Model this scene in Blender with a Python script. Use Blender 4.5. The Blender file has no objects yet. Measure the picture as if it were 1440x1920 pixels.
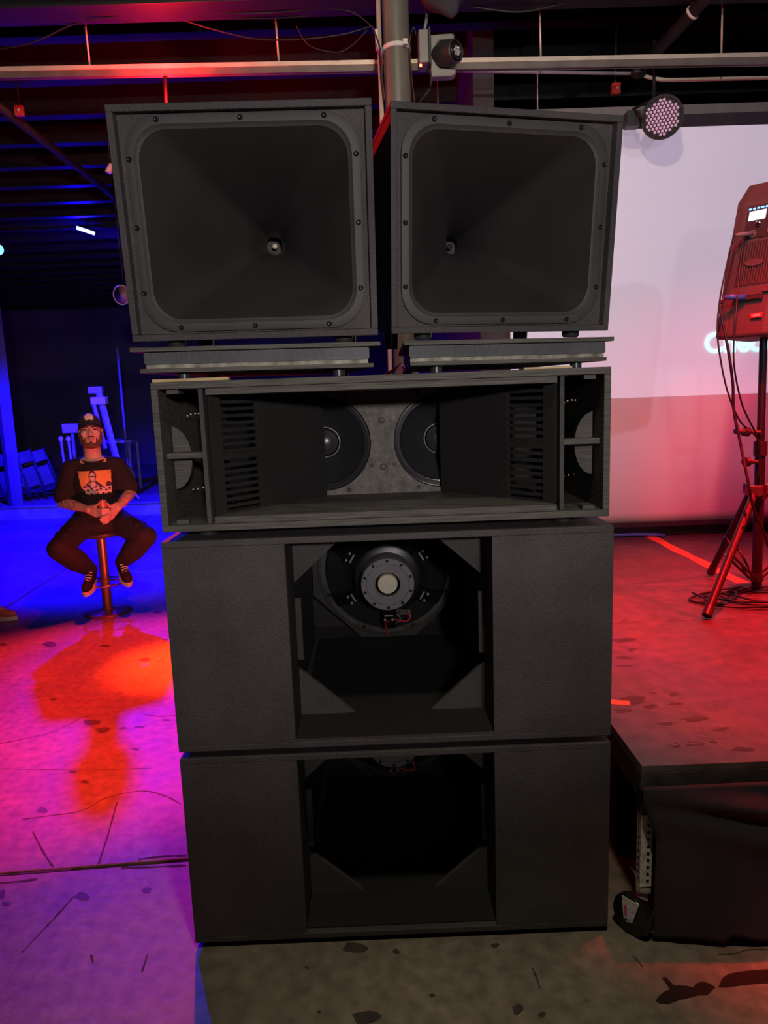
import bpy, bmesh, math, random
from mathutils import Vector, Matrix, Euler
random.seed(7)
S = bpy.context.scene
C = S.collection
PI = math.pi
rad = math.radians

# ------------------------------------------------------------------ camera
cam_d = bpy.data.cameras.new('camera'); cam = bpy.data.objects.new('camera', cam_d); C.objects.link(cam)
cam_d.sensor_fit = 'VERTICAL'; cam_d.sensor_height = 36.0; cam_d.lens = 1330.0 / 1920.0 * 36.0
cam_d.clip_start = 0.02; cam_d.clip_end = 100
CP = Vector((-.022, -1.873, 1.585)); YAW, PITCH, ROLL, F = .00723, .1581, -.03588, 1330.0
_f = Vector((math.sin(YAW) * math.cos(PITCH), math.cos(YAW) * math.cos(PITCH), -math.sin(PITCH)))
_r = Vector((math.cos(YAW), -math.sin(YAW), 0)); _u = _r.cross(_f)
r2 = math.cos(ROLL) * _r + math.sin(ROLL) * _u; u2 = -math.sin(ROLL) * _r + math.cos(ROLL) * _u
cam.matrix_world = Matrix(((r2.x, u2.x, -_f.x, CP.x), (r2.y, u2.y, -_f.y, CP.y), (r2.z, u2.z, -_f.z, CP.z), (0, 0, 0, 1)))
S.camera = cam
# measuring helpers: where a sight line meets a plane of the room
def ray(px, py): return _f + (px - 720) / F * r2 - (py - 960) / F * u2
def atz(px, py, z):
    d = ray(px, py); return CP + d * ((z - CP.z) / d.z)
def aty(px, py, y):
    d = ray(px, py); return CP + d * ((y - CP.y) / d.y)

# ------------------------------------------------------------------ world, light, exposure
W = bpy.data.worlds.new('world'); S.world = W; W.use_nodes = True
W.node_tree.nodes['Background'].inputs[0].default_value = (.25, .2, .6, 1)
W.node_tree.nodes['Background'].inputs[1].default_value = .003
S.view_settings.view_transform = 'Standard'
try: S.view_settings.look = 'None'
except Exception: pass
S.view_settings.gamma = 1.0; S.view_settings.exposure = 0.0; S.view_settings.use_curve_mapping = False

def spot(name, loc, target, power, color, cone, blend=.3, radius=.06, square=False):
    d = bpy.data.lights.new(name, 'SPOT'); d.energy = power; d.color = color
    d.spot_size = rad(cone); d.spot_blend = blend; d.shadow_soft_size = radius; d.use_square = square
    o = bpy.data.objects.new(name, d); C.objects.link(o); o.location = loc
    o.rotation_euler = (Vector(target) - Vector(loc)).to_track_quat('-Z', 'Y').to_euler(); return o
def point(name, loc, power, color, radius=.05):
    d = bpy.data.lights.new(name, 'POINT'); d.energy = power; d.color = color; d.shadow_soft_size = radius
    o = bpy.data.objects.new(name, d); C.objects.link(o); o.location = loc; return o
BLUE = (.004, .0, 1.0); RED = (1.0, .012, .016)
# house lamp behind the photographer, then two added overhead fills
spot('house_spot', (.5, -3.8, 2.12), (-.14, 0, 2.2), 350, (1.0, .91, .88), 58, 1.0, .10)
spot('added_floor_fill', (.2, -1.5, 4.1), (.15, -1.0, 0), 190, (1.0, .88, .66), 62, 1.0, .1)  # added unseen lamp, lifts the floor in front of the stack
spot('added_rail_fill', (.2, -1.3, 3.98), (.3, 2.7, 3.7), 210, (1.0, .86, .7), 84, .5, .08)  # added unseen lamp, brightens the cream rail
# blue led bar over the back of the hall (the fixture itself is built below)
LED = Vector((-3.66, 7.65, 3.80))
spot('blue_bar_beam', LED + Vector((.05, -.12, -.1)), (-.72, 1.2, 0), 2100, BLUE, 28, 1.0, .09)
point('blue_bar_spill', LED + Vector((.0, -.03, -.06)), 55, BLUE, .03)
spot('blue_wash_beam', (-4.02, 6.02, 3.24), (-3.4, 7.4, 0), 9000, BLUE, 122, .4, .08)
# red lights hung from the rail and the ceiling; the fills are added, one on the floor behind the stack
REDP = Vector((-1.2, 2.6, 2.98))
spot('red_floor_beam', REDP, (-1.6, 2.05, 0), 1350, (1.0, .02, .006), 58, .5, .05)
spot('red_core_beam', REDP, (-1.28, 2.4, 0), 5000, (1.0, .035, .004), 22, 1.0, .05)
point('red_floor_spill', (-1.2, 2.6, 3.4), 60, RED, .03)
spot('red_floor_fill', REDP, (-1.3, -.5, 0), 300, (1.0, .06, .02), 66, .9, .05)  # added fill, reddens the near floor
spot('red_man_fill', (-.56, 1.79, .22), (-2.1, 3.5, 1.15), 170, (1.0, .07, .06), 44, .6, .04)  # added low lamp, reddens the seated man
spot('red_stage_beam', (1.25, .35, 3.8), (1.72, 1.0, .55), 1950, RED, 54, .9, .05)
spot('red_speaker_fill', (.95, .1, 3.7), (1.78, 1.55, 2.2), 260, (1.0, .012, .04), 25, .7, .05)  # added spot, puts red on the stage loudspeaker
spot('red_screen_fill', (2.7, .9, 3.85), (2.1, 2.85, .6), 260, (1.0, .012, .14), 50, 1.0, .05)  # added spot, tints the lower screen and rear deck
spot('red_side_beam', (4.8, .8, 3.7), (2.2, 1.5, .5), 2000, RED, 36, .9, .05)
spot('red_front_beam', (2.6, -.9, 3.0), (1.27, -.42, 0), 75, RED, 17, .5, .04)
# lilac stage lamp high up at the right front
spot('lilac_screen_beam', (2.9, -2.6, 3.3), (2.2, 3.05, 2.7), 140, (.82, .72, 1.0), 41, .5, .05)

# ------------------------------------------------------------------ materials
def nodes(m): return m.node_tree.nodes, m.node_tree.links
def mat(name, col, rough=.5, metal=0.0, var=0.0, vscale=6.0, bump=0.0, bscale=200.0, emit=None, es=0.0, stretch=None, spec=None):
    m = bpy.data.materials.new(name); m.use_nodes = True
    N, L = nodes(m); b = N['Principled BSDF']
    b.inputs['Base Color'].default_value = (*col, 1); b.inputs['Roughness'].default_value = rough; b.inputs['Metallic'].default_value = metal
    if spec is not None: b.inputs['Specular IOR Level'].default_value = spec
    tc = N.new('ShaderNodeTexCoord'); mp = N.new('ShaderNodeMapping')
    L.new(tc.outputs['Object'], mp.inputs['Vector'])
    if stretch: mp.inputs['Scale'].default_value = stretch
    n = N.new('ShaderNodeTexNoise'); n.inputs['Scale'].default_value = vscale; n.inputs['Detail'].default_value = 6
    L.new(mp.outputs[0], n.inputs['Vector'])
    if var > 0:
        cr = N.new('ShaderNodeValToRGB')
        cr.color_ramp.elements[0].position = .3; cr.color_ramp.elements[1].position = .7
        cr.color_ramp.elements[0].color = (*[c * (1 - var) for c in col], 1); cr.color_ramp.elements[1].color = (*[min(1, c * (1 + var)) for c in col], 1)
        L.new(n.outputs['Fac'], cr.inputs[0]); L.new(cr.outputs[0], b.inputs['Base Color'])
    if bump > 0:
        n2 = N.new('ShaderNodeTexNoise'); n2.inputs['Scale'].default_value = bscale; n2.inputs['Detail'].default_value = 3
        L.new(mp.outputs[0], n2.inputs['Vector'])
        bp = N.new('ShaderNodeBump'); bp.inputs['Strength'].default_value = bump; bp.inputs['Distance'].default_value = .004
        L.new(n2.outputs['Fac'], bp.inputs['Height']); L.new(bp.outputs[0], b.inputs['Normal'])
    if emit:
        b.inputs['Emission Color'].default_value = (*emit, 1); b.inputs['Emission Strength'].default_value = es
    return m
M = {}
M['paint'] = mat('textured_black_paint', (.06, .054, .055), .58, 0, .25, 5, .8, 330)
M['ply'] = mat('painted_ply_edge', (.085, .079, .07), .6, 0, .45, 9, .35, 60, stretch=(1, 4, 22))
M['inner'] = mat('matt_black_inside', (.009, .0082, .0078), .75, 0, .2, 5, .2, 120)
M['horn'] = mat('moulded_horn', (.036, .034, .034), .5, 0, .2, 4, .12, 180)
M['flange'] = mat('moulded_flange', (.05, .048, .049), .62, 0, .15, 6, .1, 200)
M['board'] = mat('dark_board', (.02, .018, .015), .7, 0, .3, 9, .3, 60)
M['rubber'] = mat('rubber', (.03, .03, .032), .35, 0, .1, 8)
M['screw'] = mat('black_screw', (.025, .025, .025), .3, .6, .1, 20)
M['riser'] = mat('grey_blue_beam', (.075, .076, .085), .6, 0, .45, 4, .3, 90)
M['rawstrip'] = mat('worn_pale_strip', (.25, .24, .19), .6, 0, .6, 30, .3, 150)
M['shim'] = mat('bare_wood', (.5, .36, .18), .6, 0, .2, 12, stretch=(1, 8, 8))
M['backpanel'] = mat('rough_grey_panel', (.13, .118, .105), .7, 0, .35, 40, .8, 180)
M['cone'] = mat('paper_cone', (.018, .018, .021), .45, 0, .15, 10)
M['gloss'] = mat('gloss_black_surround', (.012, .012, .014), .16, 0, .1, 10)
M['dome'] = mat('dust_dome', (.03, .03, .032), .3, 0, .1, 10)
M['basket'] = mat('cast_basket', (.014, .014, .015), .32, .3, .2, 10, .1, 200)
M['rim'] = mat('driver_rim', (.045, .043, .04), .5, .2, .2, 10)
M['magnet'] = mat('grey_steel_magnet', (.17, .16, .18), .45, .3, .1, 12)
M['brushed'] = mat('brushed_aluminium', (.62, .58, .46), .5, .35, .25, 60, .2, 200, stretch=(14, 1, 1))
M['chrome'] = mat('chrome', (.75, .75, .76), .15, 1)
M['zinc'] = mat('galvanised_steel', (.66, .64, .58), .45, .15, .3, 60, .3, 120)
M['whitepaint'] = mat('white_paint', (.72, .7, .66), .45, 0, .1, 10)
M['railtop'] = mat('cream_painted_steel', (.78, .68, .54), .35, .3, .12, 8)
M['darkmetal'] = mat('dark_metal', (.02, .02, .022), .45, .3, .2, 10)
M['greymetal'] = mat('grey_plastic', (.2, .19, .18), .4, 0, .1, 10)
M['column'] = mat('painted_column', (.15, .14, .12), .45, 0, .2, 6, .1, 40)
M['ceil'] = mat('black_ceiling', (.006, .0055, .007), .7, 0, .3, 3)
M['joist'] = mat('black_painted_joist', (.014, .013, .014), .55, 0, .4, 3, .2, 40)
M['wall'] = mat('dark_wall', (.05, .045, .05), .7, 0, .3, 2, .1, 30)
M['farwall'] = mat('dark_far_wall', (.08, .08, .09), .8, 0, .3, 1)
M['cable'] = mat('black_cable', (.012, .012, .013), .45, 0, .1, 10)
M['redcable'] = mat('red_wire', (.6, .03, .035), .4, 0, .1, 20)
M['pinklitcable'] = mat('pink_lit_cable', (.6, .03, .16), .4, 0, .1, 20)  # magenta light from behind is painted into the cable colour
M['bluecable'] = mat('blue_cable', (.04, .16, .6), .4, 0, .1, 20)
M['screen'] = mat('white_screen_cloth', (.72, .68, .7), .8, 0, .03, 3, .25, 3.5)
M['black_cloth'] = mat('black_cloth', (.034, .028, .04), .85, 0, .2, 6, .2, 300)
M['deckedge'] = mat('deck_edge', (.06, .055, .055), .5, .2, .4, 20)
M['tape'] = mat('orange_tape', (.95, .2, .06), .5, 0, .12, 15)
M['paback'] = mat('speaker_plastic', (.07, .062, .062), .5, 0, .1, 8, .3, 250)
M['padark'] = mat('speaker_dark', (.025, .024, .025), .5, 0, .1, 8)
M['lcd'] = mat('lit_display', (.8, .85, 1), .3, 0, emit=(.75, .88, 1.0), es=2.4)
M['bluled'] = mat('blue_led', (.1, .3, 1), .3, 0, emit=(.12, .42, 1.0), es=3.0)
M['redled'] = mat('red_led', (1, .1, .05), .3, 0, emit=(1.0, .12, .06), es=6.0)
M['bluetube'] = mat('blue_led_tube', (.1, .1, 1), .3, 0, emit=(.12, .18, 1.0), es=8.0)
M['picture'] = mat('projected_picture', (.62, .59, .6), .8, 0, .04, 2.5, .2, 3.5, emit=(.36, .315, .43), es=.84)
M['railweb'] = mat('dull_steel_web', (.16, .14, .12), .5, .2, .2, 8)
M['dimboard'] = mat('dim_board', (.03, .03, .04), .6, 0, .4, 5)
M['glyph'] = mat('projected_letters', (.6, 1, 1), .5, 0, emit=(.32, .95, 1.0), es=1.3)
M['lens'] = mat('led_lens', (.75, .55, .72), .25, 0, emit=(.85, .5, .75), es=.22)
M['lenslit'] = mat('glass_lens', (.75, .78, .75), .1, .6)
M['labelred'] = mat('red_label', (.55, .07, .05), .5); M['labelwhite'] = mat('lilac_label', (.6, .58, .72), .5)
M['skin'] = mat('skin', (.62, .36, .27), .5, 0, .12, 14)
M['ink'] = mat('tattoo_ink', (.16, .12, .11), .6)
M['beard'] = mat('brown_beard', (.12, .05, .03), .8, 0, .4, 90, .6, 220)
M['tee'] = mat('black_tshirt', (.012, .010, .011), .9, 0, .2, 20, .2, 40)
M['trous'] = mat('dark_trousers', (.02, .015, .016), .9, 0, .2, 20, .3, 30)
M['cap'] = mat('black_cap', (.025, .02, .025), .85, 0, .2, 20)
M['shoe'] = mat('black_suede', (.01, .009, .01), .85, 0, .2, 30)
M['sole'] = mat('white_rubber', (.75, .68, .62), .6, 0, .08, 20)
M['lace'] = mat('white_lace', (.8, .75, .68), .8)
M['print_o'] = mat('orange_print', (.85, .36, .09), .8, 0, .06, 10)
M['print_l'] = mat('pale_print', (.75, .5, .42), .8); M['print_d'] = mat('dark_print', (.06, .035, .05), .8)
M['eye'] = mat('dark_eye', (.02, .012, .012), .2); M['lip'] = mat('lips', (.5, .2, .17), .5)
M['can'] = mat('printed_can', (.75, .2, .14), .3, .2, .4, 40)
M['stool'] = mat('bronze_steel', (.42, .2, .12), .3, .75, .15, 10)
M['seatpad'] = mat('seat_vinyl', (.06, .04, .04), .4)
M['trainer'] = mat('red_trainer', (.5, .16, .13), .7, 0, .3, 40)
M['bluegrey'] = mat('pale_metal', (.5, .5, .55), .4, .2, .2, 10)
M['greyboard'] = mat('grey_board', (.22, .22, .26), .6, 0, .4, 5)
M['alarm'] = mat('red_plastic', (.5, .04, .03), .4, emit=(1, .08, .04), es=.03)
M['stain'] = mat('dark_stain', (.045, .038, .03), .6, 0, .3, 20)
M['crack'] = mat('crack', (.04, .034, .028), .8)
M['shadowpaint'] = mat('painted_shadow', (.012, .009, .008), .5)

def concrete(name, col, scale=1.0, rough=.5):
    m = bpy.data.materials.new(name); m.use_nodes = True; N, L = nodes(m); b = N['Principled BSDF']
    tc = N.new('ShaderNodeTexCoord')
    n1 = N.new('ShaderNodeTexNoise'); n1.inputs['Scale'].default_value = 1.3 * scale; n1.inputs['Detail'].default_value = 9; n1.inputs['Roughness'].default_value = .62
    n2 = N.new('ShaderNodeTexNoise'); n2.inputs['Scale'].default_value = 22 * scale; n2.inputs['Detail'].default_value = 8
    n3 = N.new('ShaderNodeTexVoronoi'); n3.inputs['Scale'].default_value = 9 * scale
    for n in (n1, n2, n3): L.new(tc.outputs['Object'], n.inputs['Vector'])
    c1 = N.new('ShaderNodeValToRGB'); c1.color_ramp.elements[0].position = .32; c1.color_ramp.elements[1].position = .72
    c1.color_ramp.elements[0].color = (*[c * .55 for c in col], 1); c1.color_ramp.elements[1].color = (*[c * 1.25 for c in col], 1)
    c2 = N.new('ShaderNodeValToRGB'); c2.color_ramp.elements[0].position = .3; c2.color_ramp.elements[1].position = .65
    c2.color_ramp.elements[0].color = (.55, .55, .55, 1); c2.color_ramp.elements[1].color = (1.1, 1.1, 1.1, 1)
    mx = N.new('ShaderNodeMix'); mx.data_type = 'RGBA'; mx.blend_type = 'MULTIPLY'; mx.inputs[0].default_value = .8
    L.new(n1.outputs['Fac'], c1.inputs[0]); L.new(n2.outputs['Fac'], c2.inputs[0]); L.new(c1.outputs[0], mx.inputs[6]); L.new(c2.outputs[0], mx.inputs[7])
    c3 = N.new('ShaderNodeValToRGB'); c3.color_ramp.elements[0].position = .04; c3.color_ramp.elements[1].position = .09
    c3.color_ramp.elements[0].color = (.45, .45, .45, 1); c3.color_ramp.elements[1].color = (1, 1, 1, 1)
    mx2 = N.new('ShaderNodeMix'); mx2.data_type = 'RGBA'; mx2.blend_type = 'MULTIPLY'; mx2.inputs[0].default_value = .35
    L.new(n3.outputs['Distance'], c3.inputs[0]); L.new(mx.outputs[2], mx2.inputs[6]); L.new(c3.outputs[0], mx2.inputs[7])
    L.new(mx2.outputs[2], b.inputs['Base Color'])
    mr = N.new('ShaderNodeMapRange'); mr.inputs[3].default_value = rough - .12; mr.inputs[4].default_value = rough + .2
    L.new(n1.outputs['Fac'], mr.inputs[0]); L.new(mr.outputs[0], b.inputs['Roughness'])
    bp = N.new('ShaderNodeBump'); bp.inputs['Strength'].default_value = .35; bp.inputs['Distance'].default_value = .006
    L.new(n2.outputs['Fac'], bp.inputs['Height']); L.new(bp.outputs[0], b.inputs['Normal'])
    return m
M['concrete'] = concrete('worn_concrete', (.23, .19, .145), 1.0, .5)
M['deck'] = concrete('scuffed_stage_deck', (.12, .10, .098), .8, .45)

# ------------------------------------------------------------------ mesh helpers
def bx(bm, x0, x1, y0, y1, z0, z1, mx=None):
    vs = [bm.verts.new((x, y, z)) for x in (x0, x1) for y in (y0, y1) for z in (z0, z1)]
    for f in ((0, 1, 3, 2), (4, 6, 7, 5), (0, 4, 5, 1), (2, 3, 7, 6), (0, 2, 6, 4), (1, 5, 7, 3)):
        bm.faces.new([vs[i] for i in f])
    if mx is not None:
        for v in vs: v.co = mx @ v.co
    return vs
def prism(bm, pts, axis, a, b):
    """closed 2-D outline pushed along an axis ('x','y','z') from a to b"""
    def P(p, t): return {'x': (t, p[0], p[1]), 'y': (p[0], t, p[1]), 'z': (p[0], p[1], t)}[axis]
    A = [bm.verts.new(P(p, a)) for p in pts]; B = [bm.verts.new(P(p, b)) for p in pts]; n = len(pts)
    bm.faces.new(A); bm.faces.new(B[::-1])
    for i in range(n): bm.faces.new((A[i], B[i], B[(i + 1) % n], A[(i + 1) % n]))
def frame_of(d):
    d = Vector(d).normalized(); a = Vector((0, 0, 1)) if abs(d.z) < .9 else Vector((1, 0, 0))
    u = d.cross(a).normalized(); return d, u, d.cross(u).normalized()
def loft(bm, rings, close=True, cap=True):
    R = [[bm.verts.new(p) for p in r] for r in rings]; n = len(R[0])
    for a, b in zip(R, R[1:]):
        for i in range(n if close else n - 1): bm.faces.new((a[i], a[(i + 1) % n], b[(i + 1) % n], b[i]))
    if cap: bm.faces.new(R[0][::-1]); bm.faces.new(R[-1])
    return R
def tube(bm, pts, r, seg=8):
    pts = [Vector(p) for p in pts]; rings = []
    for i, p in enumerate(pts):
        d = (pts[min(i + 1, len(pts) - 1)] - pts[max(i - 1, 0)])
        if d.length < 1e-9: d = Vector((0, 0, 1))
        _, u, v = frame_of(d); rr = r[i] if isinstance(r, (list, tuple)) else r
        rings.append([p + rr * (math.cos(2 * PI * k / seg) * u + math.sin(2 * PI * k / seg) * v) for k in range(seg)])
    loft(bm, rings)
def smooth_path(pts, n=6):
    pts = [Vector(p) for p in pts]; out = []
    for i in range(len(pts) - 1):
        p0, p1, p2, p3 = pts[max(i - 1, 0)], pts[i], pts[i + 1], pts[min(i + 2, len(pts) - 1)]
        for k in range(n):
            t = k / n
            out.append(.5 * ((2 * p1) + (p2 - p0) * t + (2 * p0 - 5 * p1 + 4 * p2 - p3) * t * t + (3 * p1 - p0 - 3 * p2 + p3) * t ** 3))
    out.append(pts[-1]); return out
def lathe(bm, prof, o, axis, seg=40, cap=True):
    """profile of (radius, distance along axis) turned about the axis through o"""
    o = Vector(o); d, u, v = frame_of(axis)
    loft(bm, [[o + d * h + max(r, 1e-4) * (math.cos(2 * PI * k / seg) * u + math.sin(2 * PI * k / seg) * v) for k in range(seg)] for r, h in prof], True, cap)
def ell(bm, c, r, rot=None, seg=16):
    mx = Matrix.Translation(Vector(c)) @ (rot.to_matrix().to_4x4() if rot else Matrix.Identity(4)) @ Matrix.Diagonal((*r, 1))
    bmesh.ops.create_uvsphere(bm, u_segments=seg, v_segments=max(8, seg // 2 + 2), radius=1, matrix=mx)
def cap_(bm, a, b, ra, rb, seg=14):
    """tapered capsule"""
    a, b = Vector(a), Vector(b); d, u, v = frame_of(b - a); rings = []
    for k in range(1, 5):
        t = k / 4 * PI / 2; rings.append((a - d * ra * math.cos(t), ra * math.sin(t)))
    for k in range(0, 4):
        t = k / 4 * PI / 2; rings.append((b + d * rb * math.sin(t), rb * math.cos(t)))
    loft(bm, [[p + r * (math.cos(2 * PI * i / seg) * u + math.sin(2 * PI * i / seg) * v) for i in range(seg)] for p, r in rings])
def obj(name, bm, m, parent=None, smooth=False, bevel=0, loc=None, rot=None, label=None):
    me = bpy.data.meshes.new(name); bmesh.ops.recalc_face_normals(bm, faces=bm.faces[:]); bm.to_mesh(me); bm.free()
    for x in (m if isinstance(m, (list, tuple)) else [m]): me.materials.append(M[x])
    o = bpy.data.objects.new(name, me); C.objects.link(o)
    if parent: o.parent = parent
    if loc is not None: o.location = loc
    if rot is not None: o.rotation_euler = rot
    if smooth:
        for p in me.polygons: p.use_smooth = True
        if smooth == 'auto':
            try: me.set_sharp_from_angle(angle=rad(38))
            except Exception: pass
    if bevel:
        b = o.modifiers.new('bevel', 'BEVEL'); b.width = bevel; b.segments = 2; b.limit_method = 'ANGLE'
    if label: o['label'] = label
    return o
def BM(): return bmesh.new()
def box(name, x0, x1, y0, y1, z0, z1, m, parent=None, bevel=.0015, **k):
    bm = BM(); bx(bm, x0, x1, y0, y1, z0, z1); return obj(name, bm, m, parent, bevel=bevel, **k)
def tbox(name, w, y0, y1, z0, z1, k, m, parent, bevel=.001, **kw):
    bm = BM(); wb = w - k * (y1 - y0); prism(bm, [(-w, y0), (w, y0), (wb, y1), (-wb, y1)], 'z', z0, z1); return obj(name, bm, m, parent, bevel=bevel, **kw)
def tag(o, label, cat, group=None):
    o['label'] = label; o['category'] = cat
    if group: o['group'] = group
    return o
def thing(name, label, cat, loc=(0, 0, 0), rot=(0, 0, 0), group=None):
    o = bpy.data.objects.new(name, None); C.objects.link(o); o.location = loc; o.rotation_euler = rot; o.empty_display_size = .1
    return tag(o, label, cat, group)
def struct(o): o['kind'] = 'structure'; return o
def remesh(o, vox, it=6, fac=.5):
    r = o.modifiers.new('remesh', 'REMESH'); r.mode = 'VOXEL'; r.voxel_size = vox; r.use_smooth_shade = True
    s = o.modifiers.new('smooth', 'SMOOTH'); s.iterations = it; s.factor = fac; return o
def copy_part(o, parent, loc=None):
    c = o.copy(); C.objects.link(c); c.parent = parent
    if loc is not None: c.location = loc
    return c
def rrect(w, h, r, n=7, cx=0, cz=0):
    pts = []
    for sx, sz, a0 in ((1, 1, 0), (-1, 1, 90), (-1, -1, 180), (1, -1, 270)):
        for k in range(n):
            a = rad(a0 + 90 * k / (n - 1)); pts.append((cx + sx * (w / 2 - r) + r * math.cos(a), cz + sz * (h / 2 - r) + r * math.sin(a)))
    return pts

# ------------------------------------------------------------------ room shell
floor = struct(box('floor', -14, 9, -6, 18, -.25, -.012, 'stain', bevel=0))
JA = math.atan2(.04, .647); jn = Matrix.Rotation(JA, 4, 'Z')
J0 = Vector((-1.06, .402, 0)); sl = 4.6
for i in range(-3, 3):
    for j in range(-2, 4):
        bm = BM(); g = .007
        bx(bm, 2.75 + i * sl + g, 2.75 + (i + 1) * sl - g, j * sl + g, (j + 1) * sl - g, -.05, 0)
        for v in bm.verts: v.co = J0 + jn @ v.co
        obj('floor_slab', bm, 'concrete', floor, bevel=.006)
# cracks and marks in the slab: flat wear, and a painted shadow
def F7(x, y): return (x / 2.461, 1140 + y / 2.461)
def F8(x, y): return (340 + x / 1.309, 1700 + y / 1.309)
def F6(x, y): return (1160 + x / 5.143, 1750 + y / 5.143)
bm = BM(); bs = BM(); bp = BM()
def crack(b, pix, w, z=.0006):
    P = smooth_path([atz(px, py, z) for px, py in pix], 5); L = []; R_ = []
    for i, p in enumerate(P):
        d = P[min(i + 1, len(P) - 1)] - P[max(i - 1, 0)]; n = Vector((-d.y, d.x, 0)).normalized() * w * (.35 + .65 * random.random())
        L.append(b.verts.new(p + n)); R_.append(b.verts.new(p - n))
    for i in range(len(P) - 1): b.faces.new((L[i], L[i + 1], R_[i + 1], R_[i]))
for pl in ([(0, 625), (130, 600), (260, 565), (370, 510), (420, 500)], [(100, 975), (250, 955), (380, 935), (480, 880), (600, 850), (680, 845), (770, 870), (835, 905)],
           [(540, 895), (500, 1040), (455, 1180)], [(340, 1330), (270, 1410), (200, 1485), (100, 1590)], [(150, 1030), (180, 1090), (215, 1150), (245, 1195)],
           [(680, 1600), (655, 1680)], [(660, 490), (740, 500), (810, 495)], [(420, 1600), (430, 1640)]):
    crack(bm, [F7(*p) for p in pl], .0042)
crack(bm, [F7(0, 742), F7(240, 745), F7(500, 745), F7(700, 738)], .003)
crack(bm, [F8(862, 150), F8(872, 175), F8(880, 200)], .004); crack(bm, [F6(140, 220), F6(190, 270), F6(230, 325)], .004)
crack(bm, [F6(960, 205), F6(1120, 195), F6(1240, 160), F6(1440, 155)], .003)
# ragged strip of lost mortar beside the joint
for pl in ([(0, 1232), (150, 1220), (330, 1205)], [(0, 1268), (90, 1262), (170, 1252)], [(640, 1160), (760, 1145), (860, 1143)], [(560, 1200), (700, 1195), (860, 1188)]):
    crack(bm, [F7(*p) for p in pl], .008)
def blot(b, px, py, rx, ry, z=.0008, irr=.18):
    c = atz(px, py, z); ex = atz(px + rx, py, z) - c; ey = atz(px, py + ry, z) - c; ph = random.random() * 6
    vs = [b.verts.new(c + ex * math.cos(t) * (1 + irr * math.sin(3 * t + ph)) + ey * math.sin(t) * (1 + irr * math.sin(2 * t + ph))) for t in [2 * PI * k / 18 for k in range(18)]]
    b.faces.new(vs)
for x, y, a, c in ((230, 168, 32, 12), (487, 174, 24, 6), (670, 238, 26, 8), (422, 528, 40, 14), (475, 563, 34, 13), (392, 802, 20, 9), (195, 932, 24, 14), (380, 1330, 34, 18),
                   (678, 1302, 22, 13), (565, 555, 18, 7), (625, 652, 20, 6), (245, 422, 18, 5), (765, 145, 14, 4), (15, 168, 18, 6), (640, 548, 24, 5), (768, 517, 18, 5), (725, 20, 20, 6), (335, 755, 18, 8), (10, 1320, 14, 22), (25, 1365, 20, 12)):
    p = F7(x, y); blot(bs, p[0], p[1], a / 2.461, c / 2.461)
for x, y, a, c in ((453, 272, 34, 18), (425, 100, 30, 14), (527, 110, 9, 6), (615, 218, 7, 5), (825, 252, 13, 14), (885, 265, 9, 7), (1345, 52, 30, 18), (338, 258, 5, 4), (308, 150, 5, 3), (770, 95, 10, 6)):
    p = F8(x, y); blot(bs, p[0], p[1], a / 1.309, c / 1.309)
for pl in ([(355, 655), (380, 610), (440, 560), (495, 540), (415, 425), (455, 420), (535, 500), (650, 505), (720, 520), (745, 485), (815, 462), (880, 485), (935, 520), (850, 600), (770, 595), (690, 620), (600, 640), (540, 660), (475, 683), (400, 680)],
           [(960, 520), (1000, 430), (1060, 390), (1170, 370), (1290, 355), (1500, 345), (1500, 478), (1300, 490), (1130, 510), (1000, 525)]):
    bp.faces.new([bp.verts.new(atz(*F6(*p), .0008)) for p in pl])  # outline of a cast shadow, painted dark on the floor
for b, n, m in ((bm, 'cracks', 'crack'), (bs, 'stains', 'stain'), (bp, 'painted_shadow', 'shadowpaint')):
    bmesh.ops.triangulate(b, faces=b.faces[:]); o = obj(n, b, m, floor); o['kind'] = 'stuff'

ceiling = struct(box('ceiling', -14, 9, -6, 18, 4.22, 4.4, 'ceil', bevel=0))
for k in range(24):
    y = 1.26 + .6 * k
    bm = BM(); bx(bm, -13.8, 8.8, y - .05, y + .05, 3.9, 3.912); bx(bm, -13.8, 8.8, y - .008, y + .008, 3.912, 4.21); bx(bm, -13.8, 8.8, y - .05, y + .05, 4.21, 4.222)
    obj('joist', bm, 'joist', ceiling)
bm = BM(); bx(bm, -13.8, 8.8, 2.46, 2.66, 3.79, 3.81); bx(bm, -13.8, 8.8, 2.55, 2.57, 3.81, 4.21); obj('girder', bm, 'joist', ceiling, bevel=.003)
struct(box('wall_left', -14.2, -14, -6, 18, 0, 4.4, 'farwall', bevel=0)); struct(box('wall_right', 9, 9.2, -6, 18, 0, 4.4, 'farwall', bevel=0))
struct(box('wall_front', -14, 9, -6.2, -6, 0, 4.4, 'farwall', bevel=0)); struct(box('wall_far', -14, 9, 15.6, 15.8, 0, 4.4, 'farwall', bevel=0))
wb = struct(box('wall_back', .72, 9, 3.12, 3.3, 0, 3.42, 'wall', bevel=0))
struct(box('wall_side', .72, .86, 3.3, 15.6, 0, 4.2, 'wall', bevel=0))
struct(box('baseboard_back', .74, 8.9, 3.095, 3.12, .55, .67, 'padark'))
struct(box('trim_1', .74, 8.9, 3.06, 3.12, 3.335, 3.40, 'greymetal'))

# low platform at the back of the hall
pf = thing('back_platform', 'low dark platform at the far blue end of the hall', 'platform', (-6, 8.62, 0))
box('deck', -7.8, 6.6, 0, 6.9, .17, .2, 'concrete', pf, .004); box('fascia', -7.8, 6.6, .02, .05, 0, .17, 'greyboard', pf, .002)

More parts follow.
